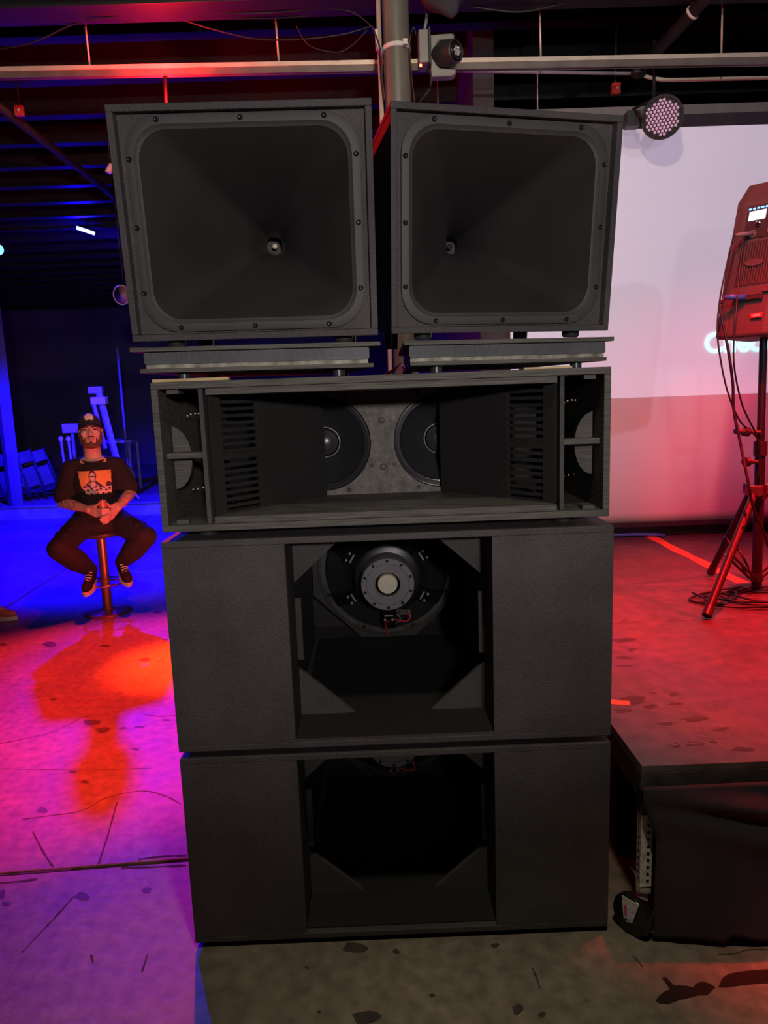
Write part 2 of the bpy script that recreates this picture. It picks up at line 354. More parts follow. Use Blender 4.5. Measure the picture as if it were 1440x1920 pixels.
# ------------------------------------------------------------------ subwoofers
TH = .018
def driver21(parent, cz, yb=.87, ym=.61):
    """21 inch woofer seen from behind: magnet towards the room"""
    bm = BM(); lathe(bm, [(.272, 0), (.272, -.012), (.262, -.016), (.243, -.016), (.24, -.004), (.24, 0)], (0, yb, cz), (0, 1, 0), 56)
    rim = obj('driver_rim', bm, 'rim', parent, 'auto')
    for k in range(8):
        a = rad(22.5 + 45 * k); bm = BM(); lathe(bm, [(.0075, 0), (.0075, -.006), (.005, -.008)], (.252 * math.cos(a), yb - .016, cz + .252 * math.sin(a)), (0, 1, 0), 8)
        obj('bolt', bm, 'screw', rim, 'auto')
    for k in range(8):
        a0 = rad(45 * k - 14); a1 = rad(45 * k + 14); pts = [(.2575 * math.cos(a0 + (a1 - a0) * t / 6), .2575 * math.sin(a0 + (a1 - a0) * t / 6)) for t in range(7)] + [(.2475 * math.cos(a1 - (a1 - a0) * t / 6), .2475 * math.sin(a1 - (a1 - a0) * t / 6)) for t in range(7)]
        bm = BM(); prism(bm, [(p[0], cz + p[1]) for p in pts], 'y', yb - .019, yb - .015); obj('rim_pad', bm, 'rim', rim)
    bm = BM(); lathe(bm, [(.24, .002), (.236, -.012), (.228, -.004), (.221, -.016), (.213, -.008), (.206, -.02), (.198, -.012), (.19, -.024), (.182, -.018), (.13, -.085), (.105, -.12)], (0, yb, cz), (0, 1, 0), 56, False)
    obj('cone_back', bm, 'gloss', parent, True)
    bm = BM()
    for k in range(6):
        a = rad(90 + 60 * k); c, s = math.cos(a), math.sin(a)
        p = [Vector((.245 * c, yb - .01, cz + .245 * s)), Vector((.185 * c, yb - .09, cz + .185 * s)), Vector((.12 * c, yb - .15, cz + .12 * s))]
        t = Vector((-s, 0, c)); rings = []
        for q, w in zip(p, (.03, .022, .026)):
            n = Vector((0, 1, 0)); rings.append([q + t * w - n * .008, q + t * w + n * .008, q - t * w + n * .008, q - t * w - n * .008])
        loft(bm, rings)
    lathe(bm, [(.118, .0), (.124, -.015), (.124, -.05), (.112, -.055)], (0, yb - .11, cz), (0, 1, 0), 48)
    bk = obj('basket', bm, 'basket', parent, 'auto')
    for k in range(6):
        a = rad(90 + 60 * k); c, s = math.cos(a), math.sin(a); t = Vector((-s, 0, c)); q = Vector((.15 * c, yb - .148, cz + .15 * s))
        bm = BM(); e = Vector((c, 0, s)); w = .017
        rings = [[q + t * w + e * .003, q + t * w - e * .003, q - t * w - e * .003, q - t * w + e * .003], [v + Vector((0, -.006, 0)) for v in (q + t * w + e * .003, q + t * w - e * .003, q - t * w - e * .003, q - t * w + e * .003)]]
        loft(bm, rings)
        for sg in (-1, 1): lathe(bm, [(.0055, 0), (.0055, -.008), (.003, -.01)], q + t * sg * .014 + e * .016, (0, 1, 0), 8)
        obj('clip', bm, 'greymetal', bk)
    bm = BM(); lathe(bm, [(.098, .1), (.098, .006), (.095, 0), (.0485, 0), (.046, .004), (.046, .03)], (0, ym, cz), (0, 1, 0), 56, False)
    for v in bm.verts: pass
    mg = obj('magnet', bm, 'magnet', parent, 'auto')
    bm = BM(); lathe(bm, [(.0765, .0), (.0765, -.0008), (.0775, -.0008), (.0775, 0)], (0, ym, cz), (0, 1, 0), 56, False); obj('groove_ring', bm, 'screw', mg)
    for k in range(10):
        a = rad(18 + 36 * k); bm = BM(); lathe(bm, [(.0058, .004), (.0058, -.001), (.001, -.001)], (.0865 * math.cos(a), ym, cz + .0865 * math.sin(a)), (0, 1, 0), 12); obj('bolt_hole', bm, 'screw', mg)
    bm = BM(); lathe(bm, [(.049, 0), (.0495, -.003), (.0455, -.003), (.0455, .002)], (0, ym, cz), (0, 1, 0), 40, False); obj('vent_lip', bm, 'greymetal', mg, True)
    bm = BM(); lathe(bm, [(.0365, .03), (.0365, .008), (.0345, .005), (.001, .005)], (0, ym, cz), (0, 1, 0), 40, True); obj('pole_plate', bm, 'brushed', mg, 'auto', label='round brushed pale metal disc in the middle of the magnet')
    bm = BM(); bx(bm, .03, .085, yb - .128, yb - .118, cz - .155, cz - .135)
    for x in (.038, .075): lathe(bm, [(.008, 0), (.008, -.016), (.004, -.016), (.004, -.004)], (x, yb - .125, cz - .15 + (x - .038) * .35), (0, 1, 0), 14)
    tm = obj('terminal', bm, 'rim', parent)
    bm = BM(); tube(bm, smooth_path([(.075, yb - .14, cz - .137), (.082, yb - .145, cz - .165), (.06, yb - .14, cz - .178), (.02, yb - .11, cz - .18), (-.012, yb - .075, cz - .2), (-.01, yb - .04, cz - .235), (-.006, yb - .02, cz - .262), (-.006, yb - .005, cz - .28)]), .0032, 6)
    obj('wire', bm, 'redcable', tm, True, label='thin red speaker wire')
    bm = BM(); tube(bm, smooth_path([(.038, yb - .14, cz - .15), (.045, yb - .135, cz - .175), (.03, yb - .12, cz - .19)]), .002, 6); obj('wire', bm, 'greymetal', tm, True)

def subwoofer(label, z0, H, x=0.0, y=0.0):
    W2, D = .61, 1.05
    t = thing('subwoofer', label, 'speaker', (x, y, z0), group='horn loaded bass bins')
    box('top_panel', -W2, W2, 0, D, H - TH, H, 'paint', t, .0025); box('bottom_panel', -W2, W2, 0, D, 0, TH, 'paint', t, .0025)
    for s in (-1, 1): box('side_panel', min(s * W2, s * (W2 - TH)), max(s * W2, s * (W2 - TH)), .018, D, TH, H - TH, 'paint', t, .001)
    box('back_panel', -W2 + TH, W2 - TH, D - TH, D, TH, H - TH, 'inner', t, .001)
    for s in (-1, 1):
        bf = box('front_baffle', min(s * W2, s * .28), max(s * W2, s * .28), .0005, .018, TH, H - TH, 'paint', t, .001)
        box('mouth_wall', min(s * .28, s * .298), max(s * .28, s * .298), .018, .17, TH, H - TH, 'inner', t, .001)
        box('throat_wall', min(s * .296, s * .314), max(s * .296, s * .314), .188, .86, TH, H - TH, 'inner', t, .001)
        for zz, dz in ((H - TH, -1), (TH, 1)):
            bm = BM(); prism(bm, [(s * .31, zz), (s * .112, zz), (s * .31, zz + dz * .178)], 'y', .17, .188); obj('corner_brace', bm, 'paint', t, bevel=.001)
        box('cleat', min(s * .262, s * .28), max(s * .262, s * .28), .155, .17, H / 2 - .1, H / 2 + .09, 'horn', t, .001)
    box('dark_liner', -.279, .279, .019, .86, TH + .0005, TH + .004, 'inner', t, 0)  # thin black sheet added so the lit inside floor stays dark
    # octagonal driver board
    cz = H / 2; bm = BM(); a, b = .294, .105
    prism(bm, [(-a, cz + b), (-b, cz + a - .008), (b, cz + a - .008), (a, cz + b), (a, cz - b), (b, cz - a + .008), (-b, cz - a + .008), (-a, cz - b)], 'y', .872, .888); obj('driver_board', bm, 'board', t)
    driver21(t, cz)
    for sx in (-1, 1):
        for yy in (.1, .95):
            bm = BM(); lathe(bm, [(.03, 0), (.026, -.018), (.02, -.019)], (sx * .52, yy, 0), (0, 0, 1), 20); obj('rubber_foot', bm, 'rubber', t, 'auto')
    return t
H1, H2, H3 = .602, .605, .395
Z1 = 0.019; Z2 = .6215; Z3 = 1.252; Z4 = 1.647
subwoofer('black bass bin on the concrete floor, lowest cabinet of the stack', .0195, .5825)
subwoofer('black bass bin in the middle of the stack, driver magnet showing in its mouth', Z2, H2)

# ------------------------------------------------------------------ midbass cabinet
mb = thing('midbass_cabinet', 'wide black cabinet with two round cones behind slotted slanted walls', 'speaker', (-.003, 0, Z3 + 0.0))
MW = .5995; H = H3; D = .72
box('top_panel', -MW, MW, 0, D, H - TH, H, 'ply', mb, .002); box('bottom_panel', -MW, MW, 0, D, 0, TH, 'ply', mb, .002)
for s in (-1, 1): box('side_panel', min(s * MW, s * (MW - TH)), max(s * MW, s * (MW - TH)), 0, D, TH, H - TH, 'ply', mb, .0015)
box('back_panel', -MW + TH, MW - TH, D - TH, D, TH, H - TH, 'inner', mb)
box('throat_top', -.46, .46, .006, .372, H - 2 * TH, H - TH - .0005, 'ply', mb); box('throat_floor', -.46, .46, .006, .372, TH + .0005, 2 * TH, 'ply', mb)
zl, zh = 2 * TH, H - 2 * TH; zc = H / 2 + .002
# driver panel with two round holes
bm = BM(); R12 = .154; xs = .186
outer = [(-.40, zl), (.40, zl), (.40, zh), (-.40, zh)]
def ring_pts(cx, r, n=48): return [(cx + r * math.cos(2 * PI * k / n), zc + r * math.sin(2 * PI * k / n)) for k in range(n)]
def face_with_holes(bm, y):
    es = []
    for loop in (outer, ring_pts(-xs, R12 - .004), ring_pts(xs, R12 - .004)):
        vs = [bm.verts.new((p[0], y, p[1])) for p in loop]
        for i in range(len(vs)): es.append(bm.edges.new((vs[i], vs[(i + 1) % len(vs)])))
    bmesh.ops.triangle_fill(bm, edges=es, use_beauty=True)
face_with_holes(bm, .372)
g = bmesh.ops.extrude_face_region(bm, geom=bm.faces[:]); bmesh.ops.translate(bm, verts=[v for v in g['geom'] if isinstance(v, bmesh.types.BMVert)], vec=(0, .016, 0))
dp = obj('driver_panel', bm, 'backpanel', mb)
for s in (-1, 1):
    bm = BM(); c = (s * xs, .388, zc)
    lathe(bm, [(R12 - .003, -.002), (R12 - .008, .004), (R12 - .013, -.003), (R12 - .018, .005), (R12 - .023, -.002), (R12 - .028, .006)], c, (0, 1, 0), 64, False); dr = obj('surround', bm, 'gloss', mb, True)
    bm = BM(); lathe(bm, [(R12 - .027, .005), (.1, .03), (.07, .055), (.047, .075)], c, (0, 1, 0), 64, False); obj('cone', bm, 'cone', mb, True)
    bm = BM(); lathe(bm, [(.047, .073), (.05, .07), (.05, .066), (.0465, .066)], c, (0, 1, 0), 40, False); obj('dome_ring', bm, 'greymetal', mb, True)
    bm = BM(); lathe(bm, [(.046, .07), (.04, .058), (.028, .048), (.014, .043), (.0005, .042)], c, (0, 1, 0), 40); obj('dust_dome', bm, 'dome', mb, True)
    for a in (26, -26, 63, -63):
        q = Vector((s * xs - s * (R12 + .012) * math.cos(rad(a)), .371, zc + (R12 + .012) * math.sin(rad(a))))
        bm = BM(); bx(bm, q.x - .006, q.x + .006, .368, .372, q.z - .006, q.z + .006); lathe(bm, [(.003, 0), (.003, -.005), (.0015, -.005)], q + Vector((0, -.003, 0)), (0, 1, 0), 10); obj('t_nut', bm, 'screw', mb, label='small dark square nut')
for zz in (zc + .068, zc - .078):
    bm = BM(); ell(bm, (0, .372, zz), (.011, .012, .010)); obj('filler_plug', bm, 'backpanel', mb, True)
# slanted walls with slots, dividers, side bays
for s in (-1, 1):
    A = Vector((s * .476, .03, 0)); B = Vector((s * .19, .370, 0)); d = (B - A).normalized(); n = Vector((d.y, -d.x, 0)) * -s; Lw = (B - A).length; th = .012
    def wallpart(name, t0, t1, z0, z1, m, tk=th):
        bm = BM(); P = [A + d * t0, A + d * t1, A + d * t1 + n * tk, A + d * t0 + n * tk]; P = [(p.x, p.y) for p in P]
        prism(bm, P, 'z', z0, z1); return obj(name, bm, m, mb, bevel=.0008)
    t1 = .172
    wallpart('slanted_wall', t1, Lw, zl, zh, 'inner'); wallpart('wall_post', .012, .05, zl, zh, 'inner')
    zz = zl; pitch = (zh - zl) / 17.0
    for k in range(18):
        w = pitch * .5 if k != 8 else pitch * .95
        za = zl + pitch * k - pitch * .25; zb = za + w
        za, zb = max(za, zl), min(zb, zh)
        if zb - za > .003: wallpart('slat', .05, t1, za, zb, 'inner', .010)
    # divider
    x0, x1 = sorted((s * .470, s * .482)); box('divider', x0, x1, .018, .30, TH, H - TH, 'paint', mb, .001)
    x0, x1 = sorted((s * .484, s * (MW - TH - .001))); box('brace', x0, x1, .03, .075, H / 2 - .004, H / 2 + .012, 'ply', mb, .002)
    x0, x1 = sorted((s * .531, s * .563))
    box('cleat', x0, x1, .012, .06, H - TH - .012, H - TH - .0003, 'ply', mb, .001); box('cleat', x0, x1, .012, .06, TH + .0003, TH + .012, 'ply', mb, .001)
    pts = [(s * (MW - TH - .004), H / 2 + .083)] + [(s * (MW - TH - .004 - .05 * math.cos(t)), H / 2 - .006 + .086 * math.sin(t)) for t in [rad(80 - 16 * k) for k in range(11)]] + [(s * (MW - TH - .004), H / 2 - .092)]
    bm = BM(); prism(bm, pts, 'y', .085, .10); obj('half_round_plate', bm, 'ply', mb, bevel=.0012, label='pale half round plate against the cabinet side')
    for a in (72, 84, 96, 108, -72, -88, -104):
        q = Vector((s * (.545), .2, H / 2)) + Vector((.02 * math.cos(rad(a * 3)), 0, .105 * (1 if a > 0 else -1) + .008 * math.sin(a)))
        bm = BM(); ell(bm, q, (.0028, .0028, .0028), seg=8); obj('bolt', bm, 'zinc', mb, True)
    for sy in (.1, .6):
        bm = BM(); lathe(bm, [(.03, 0), (.027, -.024), (.02, -.0255)], (s * .5, sy, 0), (0, 0, 1), 20); obj('rubber_foot', bm, 'rubber', mb, 'auto')
# thin wedges lying on it
tag(box('wooden_shim', -.597, -.40, .003, .03, Z4 + .0005, Z4 + .0085, 'shim', bevel=.001), 'bare tan wooden shim under the left riser on the wide cabinet', 'shim')
tag(box('wooden_shim', .372, .50, .02, .09, Z4 + .0005, Z4 + .006, 'shim', bevel=.001), 'thin pale wooden shim under the riser beside the projection screen', 'shim')

# ------------------------------------------------------------------ risers and horns
def riser(label, loc, yaw, roll, widths):
    t = thing('horn_riser', label, 'riser', loc, (0, roll, yaw), group='plywood risers under the horns')
    wt, ws, wl = widths
    tbox('lower_board', wl / 2, -.012, .42, .02, .0305, .2, 'ply', t)
    tbox('pale_strip', ws / 2 - .003, 0, .40, .031, .0415, .2, 'rawstrip', t, label='worn pale edge strip')
    bm = BM(); prism(bm, rrect(ws, .0315, .006, 4, 0, .0575), 'y', -.004, .41)
    for v in bm.verts: v.co.x *= 1 - (.2 * (v.co.y + .004)) / (ws / 2)
    obj('beam', bm, 'riser', t)
    tbox('upper_board', wt / 2, -.02, .46, .0735, .0845, .2, 'ply', t)
    for sx in (-.2, .21):
        for yy in (.03, .36):
            bm = BM(); lathe(bm, [(.016, .0195), (.016, .002), (.013, 0)], (sx, yy, 0), (0, 0, 1), 16); obj('rubber_foot', bm, 'rubber', t, 'auto')
    return t
riser('grey plywood riser with a pale strip under the left horn', (-.325, .02, Z4 + .003), 0, rad(.5), (.645, .585, .607))
riser('turned grey plywood riser with a pale strip under the right horn', (.35, .1, Z4 + .001), rad(11), 0, (.60, .565, .565))

HW, HH, HD = .63, .545, .66
def horn(label, loc, rot, dx, disc):
    t = thing('horn_speaker', label, 'speaker', loc, rot, group='large square horns on top of the stack')
    th = .0165
    KT = .12; WB = HW / 2 - KT * HD
    tbox('top_panel', HW / 2, 0, HD, HH - th, HH, KT, 'paint', t, .002); tbox('bottom_panel', HW / 2, 0, HD, 0, th, KT, 'paint', t, .002)
    for s in (-1, 1):
        bm = BM(); prism(bm, [(s * HW / 2, 0), (s * (HW / 2 - th), 0), (s * (WB - th), HD), (s * WB, HD)], 'z', th, HH - th); obj('side_panel', bm, 'paint', t, bevel=.002)
    box('back_panel', -WB + th, WB - th, HD - .012, HD, th, HH - th, 'paint', t, .001)
    cz = HH / 2; n = 7
    # front panel: square outside, rounded hole
    def ring3(w, h, r, y): return [(p[0], y, p[1]) for p in rrect(w, h, r, n, 0, cz)]
    ow, oh = HW - 2 * th - .001, HH - 2 * th - .001
    bm = BM(); A = [bm.verts.new(p) for p in ring3(ow, oh, .0015, .022)]; B = [bm.verts.new(p) for p in ring3(.54, .472, .07, .022)]
    A2 = [bm.verts.new(p) for p in ring3(ow, oh, .0015, .034)]; B2 = [bm.verts.new(p) for p in ring3(.54, .472, .07, .034)]
    m = len(A)
    for i in range(m):
        j = (i + 1) % m
        bm.faces.new((A[i], A[j], B[j], B[i])); bm.faces.new((A2[j], A2[i], B2[i], B2[j])); bm.faces.new((B[i], B[j], B2[j], B2[i])); bm.faces.new((A[j], A[i], A2[i], A2[j]))
    obj('front_panel', bm, 'paint', t)
    # moulded horn: flange then flare to the throat
    bm = BM()
    loft(bm, [ring3(.568, .502, .088, .0215), ring3(.568, .502, .088, .0135), ring3(.562, .496, .086, .012), ring3(.528, .462, .074, .012), ring3(.518, .452, .072, .018), ring3(.508, .442, .07, .0205)], True, False)
    fl = obj('flange', bm, 'flange', t, 'auto')
    secs = []
    for k in range(15):
        u = k / 14; e = (1 - u) ** 1.55
        flare = 1 + .05 * max(0, 1 - u * 7)
        w = .05 + (.458 * e) * 1.0; h = .05 + (.392 * e); r = .02 + .05 * e
        ox = dx * u
        secs.append([(p[0] + ox, p[1], p[2]) for p in ring3(w * (flare if k == 0 else 1), h * (flare if k == 0 else 1), min(r, w / 2.05, h / 2.05), .0205 + .585 * u)])
    secs[0] = ring3(.508, .442, .07, .0205)
    loft(bm := BM(), secs, True, False); obj('flare', bm, 'horn', t, True)
    bm = BM(); lathe(bm, [(.009, 0), (.008, -.002), (.001, -.003)], (dx, .610, cz), (0, 1, 0), 20); obj('throat_disc', bm, disc, t, True)
    for q in ([(x, .2405) for x in (-.2, 0, .2)] + [(x, -.2405) for x in (-.19, 0, .19)] + [(-.274, z) for z in (-.155, 0, .155)] + [(.274, z) for z in (-.155, 0, .155)]):
        bm = BM(); lathe(bm, [(.0068, 0), (.0064, -.0025), (.004, -.004), (.0025, -.003), (.001, -.003)], (q[0], .0125, cz + q[1]), (0, 1, 0), 12); obj('screw', bm, 'screw', fl, 'auto')
    sx = rot[0]
    for x in (-.215, .225):
        bm = BM(); lathe(bm, [(.024, .001), (.024, -.012), (.02, -.018)], (x, .05, 0), (0, 0, 1), 20); obj('rubber_foot', bm, 'rubber', t, 'auto')
        bm = BM(); lathe(bm, [(.024, .001), (.022, -.018 - .34 * math.tan(sx))], (x, .39, 0), (0, 0, 1), 20); obj('rear_foot', bm, 'rubber', t, 'auto')
    return t
horn('big square black horn facing straight out, on the left of the stack top', (-.322, 0, 1.7495), (rad(6.9), rad(.4), 0), -.012, 'brushed')
horn('big square black horn turned away towards the projection screen', (.335, .1, 1.752), (rad(6.6), 0, rad(13)), .05, 'inner')
# cables behind the gap between the risers
bm = BM(); tube(bm, smooth_path([(-.03, .54, 1.655), (.01, .56, 1.66), (.06, .62, 1.69), (.08, .7, 1.7), (.1, .9, 1.66), (.1, 1.15, 1.6), (.1, 1.3, 1.3)]), .006, 8); tag(obj('signal_cable', bm, 'pinklitcable', None, True), 'cable in the gap between the two risers, pink light painted in its colour', 'cable')

# ------------------------------------------------------------------ stage
SZ = .55; SX = .682; SY = -.044
st = thing('stage_platform', 'rolling stage platform with a scuffed red lit deck beside the speaker stack', 'stage', (0, 0, 0))
ys = [SY, 1.19, 2.44, 3.09]; xs_ = [SX, 3.12, 5.56, 8.0]
for i in range(3):
    for j in range(3): box('deck_panel', xs_[i] + .0015, xs_[i + 1] - .0015, ys[j] + .0015, ys[j + 1] - .0015, SZ - .02, SZ, 'deck', st, .0015)
box('edge_rail', SX, 8, SY, SY + .04, SZ - .075, SZ - .0205, 'deckedge', st, .002); box('edge_rail', SX, SX + .04, SY + .041, 3.09, SZ - .1, SZ - .0205, 'padark', st, .002)
for y in (1.19, 2.44): box('cross_beam', SX + .045, 8, y - .02, y + .02, SZ - .1, SZ - .0205, 'padark', st, .002)
def caster_leg(x, y):
    bm = BM(); bx(bm, x - .017, x + .017, y - .017, y + .017, .142, .385); l = obj('leg', bm, 'zinc', st, bevel=.002, label='galvanised square leg with a row of holes')
    box('leg_sleeve', x - .021, x + .021, y - .021, y + .021, .385, SZ - .08, 'padark', l, .002)
    for k in range(9):
        z = .175 + .022 * k
        bm = BM(); lathe(bm, [(.0048, .0005), (.0048, -.0006), (.001, -.0006)], (x + .005, y - .0172, z), (0, 1, 0), 10); obj('leg_hole', bm, 'screw', l)
        bm = BM(); lathe(bm, [(.0048, .0005), (.0048, -.0006), (.001, -.0006)], (x - .0172, y, z), (1, 0, 0), 10); obj('leg_hole', bm, 'screw', l)
    bm = BM(); lathe(bm, [(.03, 0), (.032, .004), (.032, .009), (.026, .012), (.03, .016), (.028, .022)], (x, y, .12), (0, 0, 1), 24); f = obj('swivel', bm, 'chrome', st, 'auto')
    bm = BM(); tube(bm, [(x + .02, y - .02, .158), (x - .02, y - .021, .158), (x - .024, y - .02, .162), (x - .028, y - .02, .19), (x - .036, y - .022, .212), (x - .045, y - .02, .225)], .0022, 6); obj('lock_pin', bm, 'chrome', l, True)
    wx, wy, wz = x - .03, y - .005, .062; ax = Vector((-.8, -.6, 0)).normalized()
    bm = BM(); lathe(bm, [(.03, -.018), (.045, -.016), (.058, -.015), (.0615, -.009), (.062, 0), (.0615, .009), (.058, .015), (.045, .016), (.03, .018)], (wx, wy, wz), ax, 36); obj('wheel', bm, 'gloss', st, 'auto', label='black rubber caster wheel')
    for sg in (-1, 1):
        bm = BM(); d, u, v = frame_of(ax); o_ = Vector((wx, wy, 0)) + ax * sg * .024; side = Vector((-ax.y, ax.x, 0))
        P = [o_ + side * -.022 + Vector((0, 0, .122)), o_ + side * .034 + Vector((0, 0, .122)), o_ + side * .014 + Vector((0, 0, .052)), o_ + side * -.014 + Vector((0, 0, .052))]
        loft(bm, [P, [p + ax * .003 * sg for p in P]]); fk = obj('fork', bm, 'zinc', st)
        if sg == -1:
            bm = BM(); Q = [o_ - ax * .0035 + side * a + Vector((0, 0, b)) for a, b in ((-.012, .068), (.002, .068), (.004, .102), (-.014, .102))]; loft(bm, [Q, [p - ax * .0006 for p in Q]]); obj('sticker', bm, 'labelwhite', fk)
        if sg == 1:
            o2 = o_ + ax * .0032
            bm = BM(); Q = [o2 + side * a + Vector((0, 0, b)) for a, b in ((-.011, .062), (.012, .062), (.016, .1), (-.013, .1))]; loft(bm, [Q, [p + ax * .0006 for p in Q]]); obj('sticker', bm, 'labelwhite', fk, label='lilac and red label on the caster fork')
            bm = BM(); Q = [o2 + ax * .0008 + side * a + Vector((0, 0, b)) for a, b in ((-.0095, .066), (-.003, .066), (-.004, .098), (-.012, .098))]; loft(bm, [Q, [p + ax * .0004 for p in Q]]); obj('sticker_stripe', bm, 'labelred', fk)
            bm = BM(); lathe(bm, [(.007, 0), (.007, .004), (.004, .006)], o2 + Vector((0, 0, .056)), ax, 14); obj('axle_bolt', bm, 'chrome', fk, True)
caster_leg(SX + .031, SY + .045)
for x, y in ((SX + .05, 1.23), (SX + .05, 2.5), (3.15, .05), (3.15, 1.25)): box('leg', x - .02, x + .02, y - .02, y + .02, .0, SZ - .1, 'padark', st, .002)
# deck wear
bm = BM(); bs = BM()
def dblot(b, px, py, rx, ry):
    c = atz(px, py, SZ + .0006); ex = atz(px + rx, py, SZ + .0006) - c; ey = atz(px, py + ry, SZ + .0006) - c; ph = random.random() * 6
    b.faces.new([b.verts.new(c + ex * math.cos(t) * (1 + .3 * math.sin(3 * t + ph)) + ey * math.sin(t) * (1 + .3 * math.sin(2 * t + ph))) for t in [2 * PI * k / 16 for k in range(16)]])
for x, y, a, c in ((190, 960, 85, 14), (250, 1030, 30, 12), (190, 1085, 70, 9), (190, 1145, 70, 4), (700, 1705, 62, 22), (835, 1690, 30, 12), (565, 1718, 38, 14), (560, 1415, 45, 16), (545, 1350, 30, 14), (260, 1390, 100, 26), (380, 1440, 50, 16), (180, 1470, 60, 18), (700, 1530, 90, 18), (880, 1600, 70, 16), (500, 1560, 50, 10), (1040, 1745, 80, 18), (190, 822, 20, 4), (530, 815, 14, 4), (400, 1340, 24, 6)):
    dblot(bm, 1120 + x / 3.84, 950 + y / 3.84, a / 3.84, c / 3.84)
bmesh.ops.triangulate(bm, faces=bm.faces[:]); o = obj('deck_stains', bm, 'stain', st); o['kind'] = 'stuff'
for _ in range(60):
    x = random.uniform(1230, 1370); y = random.uniform(1300, 1400); p = atz(x, y, SZ + .0008); a = random.uniform(-.6, .4); l = random.uniform(.008, .03); d = Vector((math.cos(a), math.sin(a), 0)) * l; n = Vector((-d.y, d.x, 0)).normalized() * .0014
    bs.faces.new([bs.verts.new(v) for v in (p - d, p + n, p + d, p - n)])
o = obj('deck_scratches', bs, 'greymetal', st); o['kind'] = 'stuff'
# skirt
bm = BM(); nx, nz = 110, 40; G = []
for i in range(nx + 1):
    col = []; u = i / nx; x = SX + .045 + u * 2.6
    for k in range(nz + 1):
        v = k / nz; zt = SZ - .055 - .0; zb = .012 + .012 * math.sin(u * 37) + (.03 if u > .08 else 0) * (.5 + .5 * math.sin(u * 23)); z = zt + (zb - zt) * v
        X = (x - SX) ; dg = (SZ - z) - .16 * X
        sw = .022 * math.exp(-((dg - .075) / .03) ** 2) * min(1, X * 3) + .018 * math.exp(-((dg - .135 - .12 * X) / .045) ** 2) * min(1, X * 3) - .012 * math.exp(-((dg - .10 - .05 * X) / .02) ** 2) * min(1, X * 3)
        y = SY - .012 - sw * (1 - .3 * v) - .012 * math.sin(x * 14 + 1.5 * math.sin(v * 3)) * v - .02 * v
        if u < .03: y += .02 * (1 - u / .03) * v
        ed = .0 if v < .1 else (.042 * min(1, (v - .1) / .25)); x_ = SX + .002 + ed + u * (2.64 - ed)
        xx = x_ + 0 * (.02 * v - .035 * math.sin(PI * min(1, max(0, (v - .1) / .5))) * 0) * (1 - u) 
        col.append(bm.verts.new((xx, y, z)))
    G.append(col)
for i in range(nx):
    for k in range(nz): bm.faces.new((G[i][k], G[i + 1][k], G[i + 1][k + 1], G[i][k + 1]))
sk = obj('stage_skirt', bm, 'black_cloth', None, True); md = sk.modifiers.new('thick', 'SOLIDIFY'); md.thickness = .003; tag(sk, 'black cloth skirt hanging off the front edge of the stage', 'skirt')
bm = BM(); G = []  # added cloth, keeps blue light from showing under the open stage side
for i in range(41):
    y = .34 + 2.7 * i / 40; G.append([bm.verts.new((SX + .07 + .012 * math.sin(i * 1.1) * k / 8, y, SZ - .1 - (SZ - .112) * k / 8)) for k in range(9)])
for i in range(40):
    for k in range(8): bm.faces.new((G[i][k], G[i + 1][k], G[i + 1][k + 1], G[i][k + 1]))
s2 = obj('stage_skirt', bm, 'black_cloth', None, True); md = s2.modifiers.new('thick', 'SOLIDIFY'); md.thickness = .003; tag(s2, 'added black cloth keeping light out of the open stage side by the bass bins', 'skirt')  # added light-blocking cloth, not part of the front skirt
# tape and cable on the deck
def ribbon(name, pts, w, m, label, z, cat='tape'):
    bm = BM(); L = []; R_ = []; P = [Vector(p) for p in pts]
    for i, p in enumerate(P):
        d = P[min(i + 1, len(P) - 1)] - P[max(i - 1, 0)]; n = Vector((-d.y, d.x, 0)).normalized() * (w[i] if isinstance(w, list) else w) / 2
        L.append(p + n); R_.append(p - n)
    rings = [[(l.x, l.y, z), (l.x, l.y, z + .0012), (r.x, r.y, z + .0012), (r.x, r.y, z)] for l, r in zip(L, R_)]
    loft(bm, rings); return tag(obj(name, bm, m), label, cat)
T0 = atz(1217, 1005, SZ); T1 = atz(1392, 1093, SZ)
ribbon('floor_tape', [T0 + (T1 - T0) * k / 10 + Vector((.004 * math.sin(k * 1.3), 0, 0)) for k in range(11)], [.07 + .012 * math.sin(k * 2.1) for k in range(11)], 'tape', 'long strip of orange tape running across the deck to the tripod', SZ + .0004)
ribbon('floor_tape', [atz(1135, 1316, SZ), atz(1181, 1319, SZ)], .034, 'tape', 'short orange tape mark on the deck beside the bass bin', SZ + .0004)
bm = BM(); tube(bm, smooth_path([(.8, 3.07, SZ + .016), (1.4, 3.075, SZ + .016), (1.75, 3.07, SZ + .018), (1.93, 3.05, SZ + .015), (1.98, 3.0, SZ + .0145)]), .013, 8); tag(obj('power_cable', bm, 'bluecable', None, True), 'blue cable along the foot of the back wall on stage', 'cable')

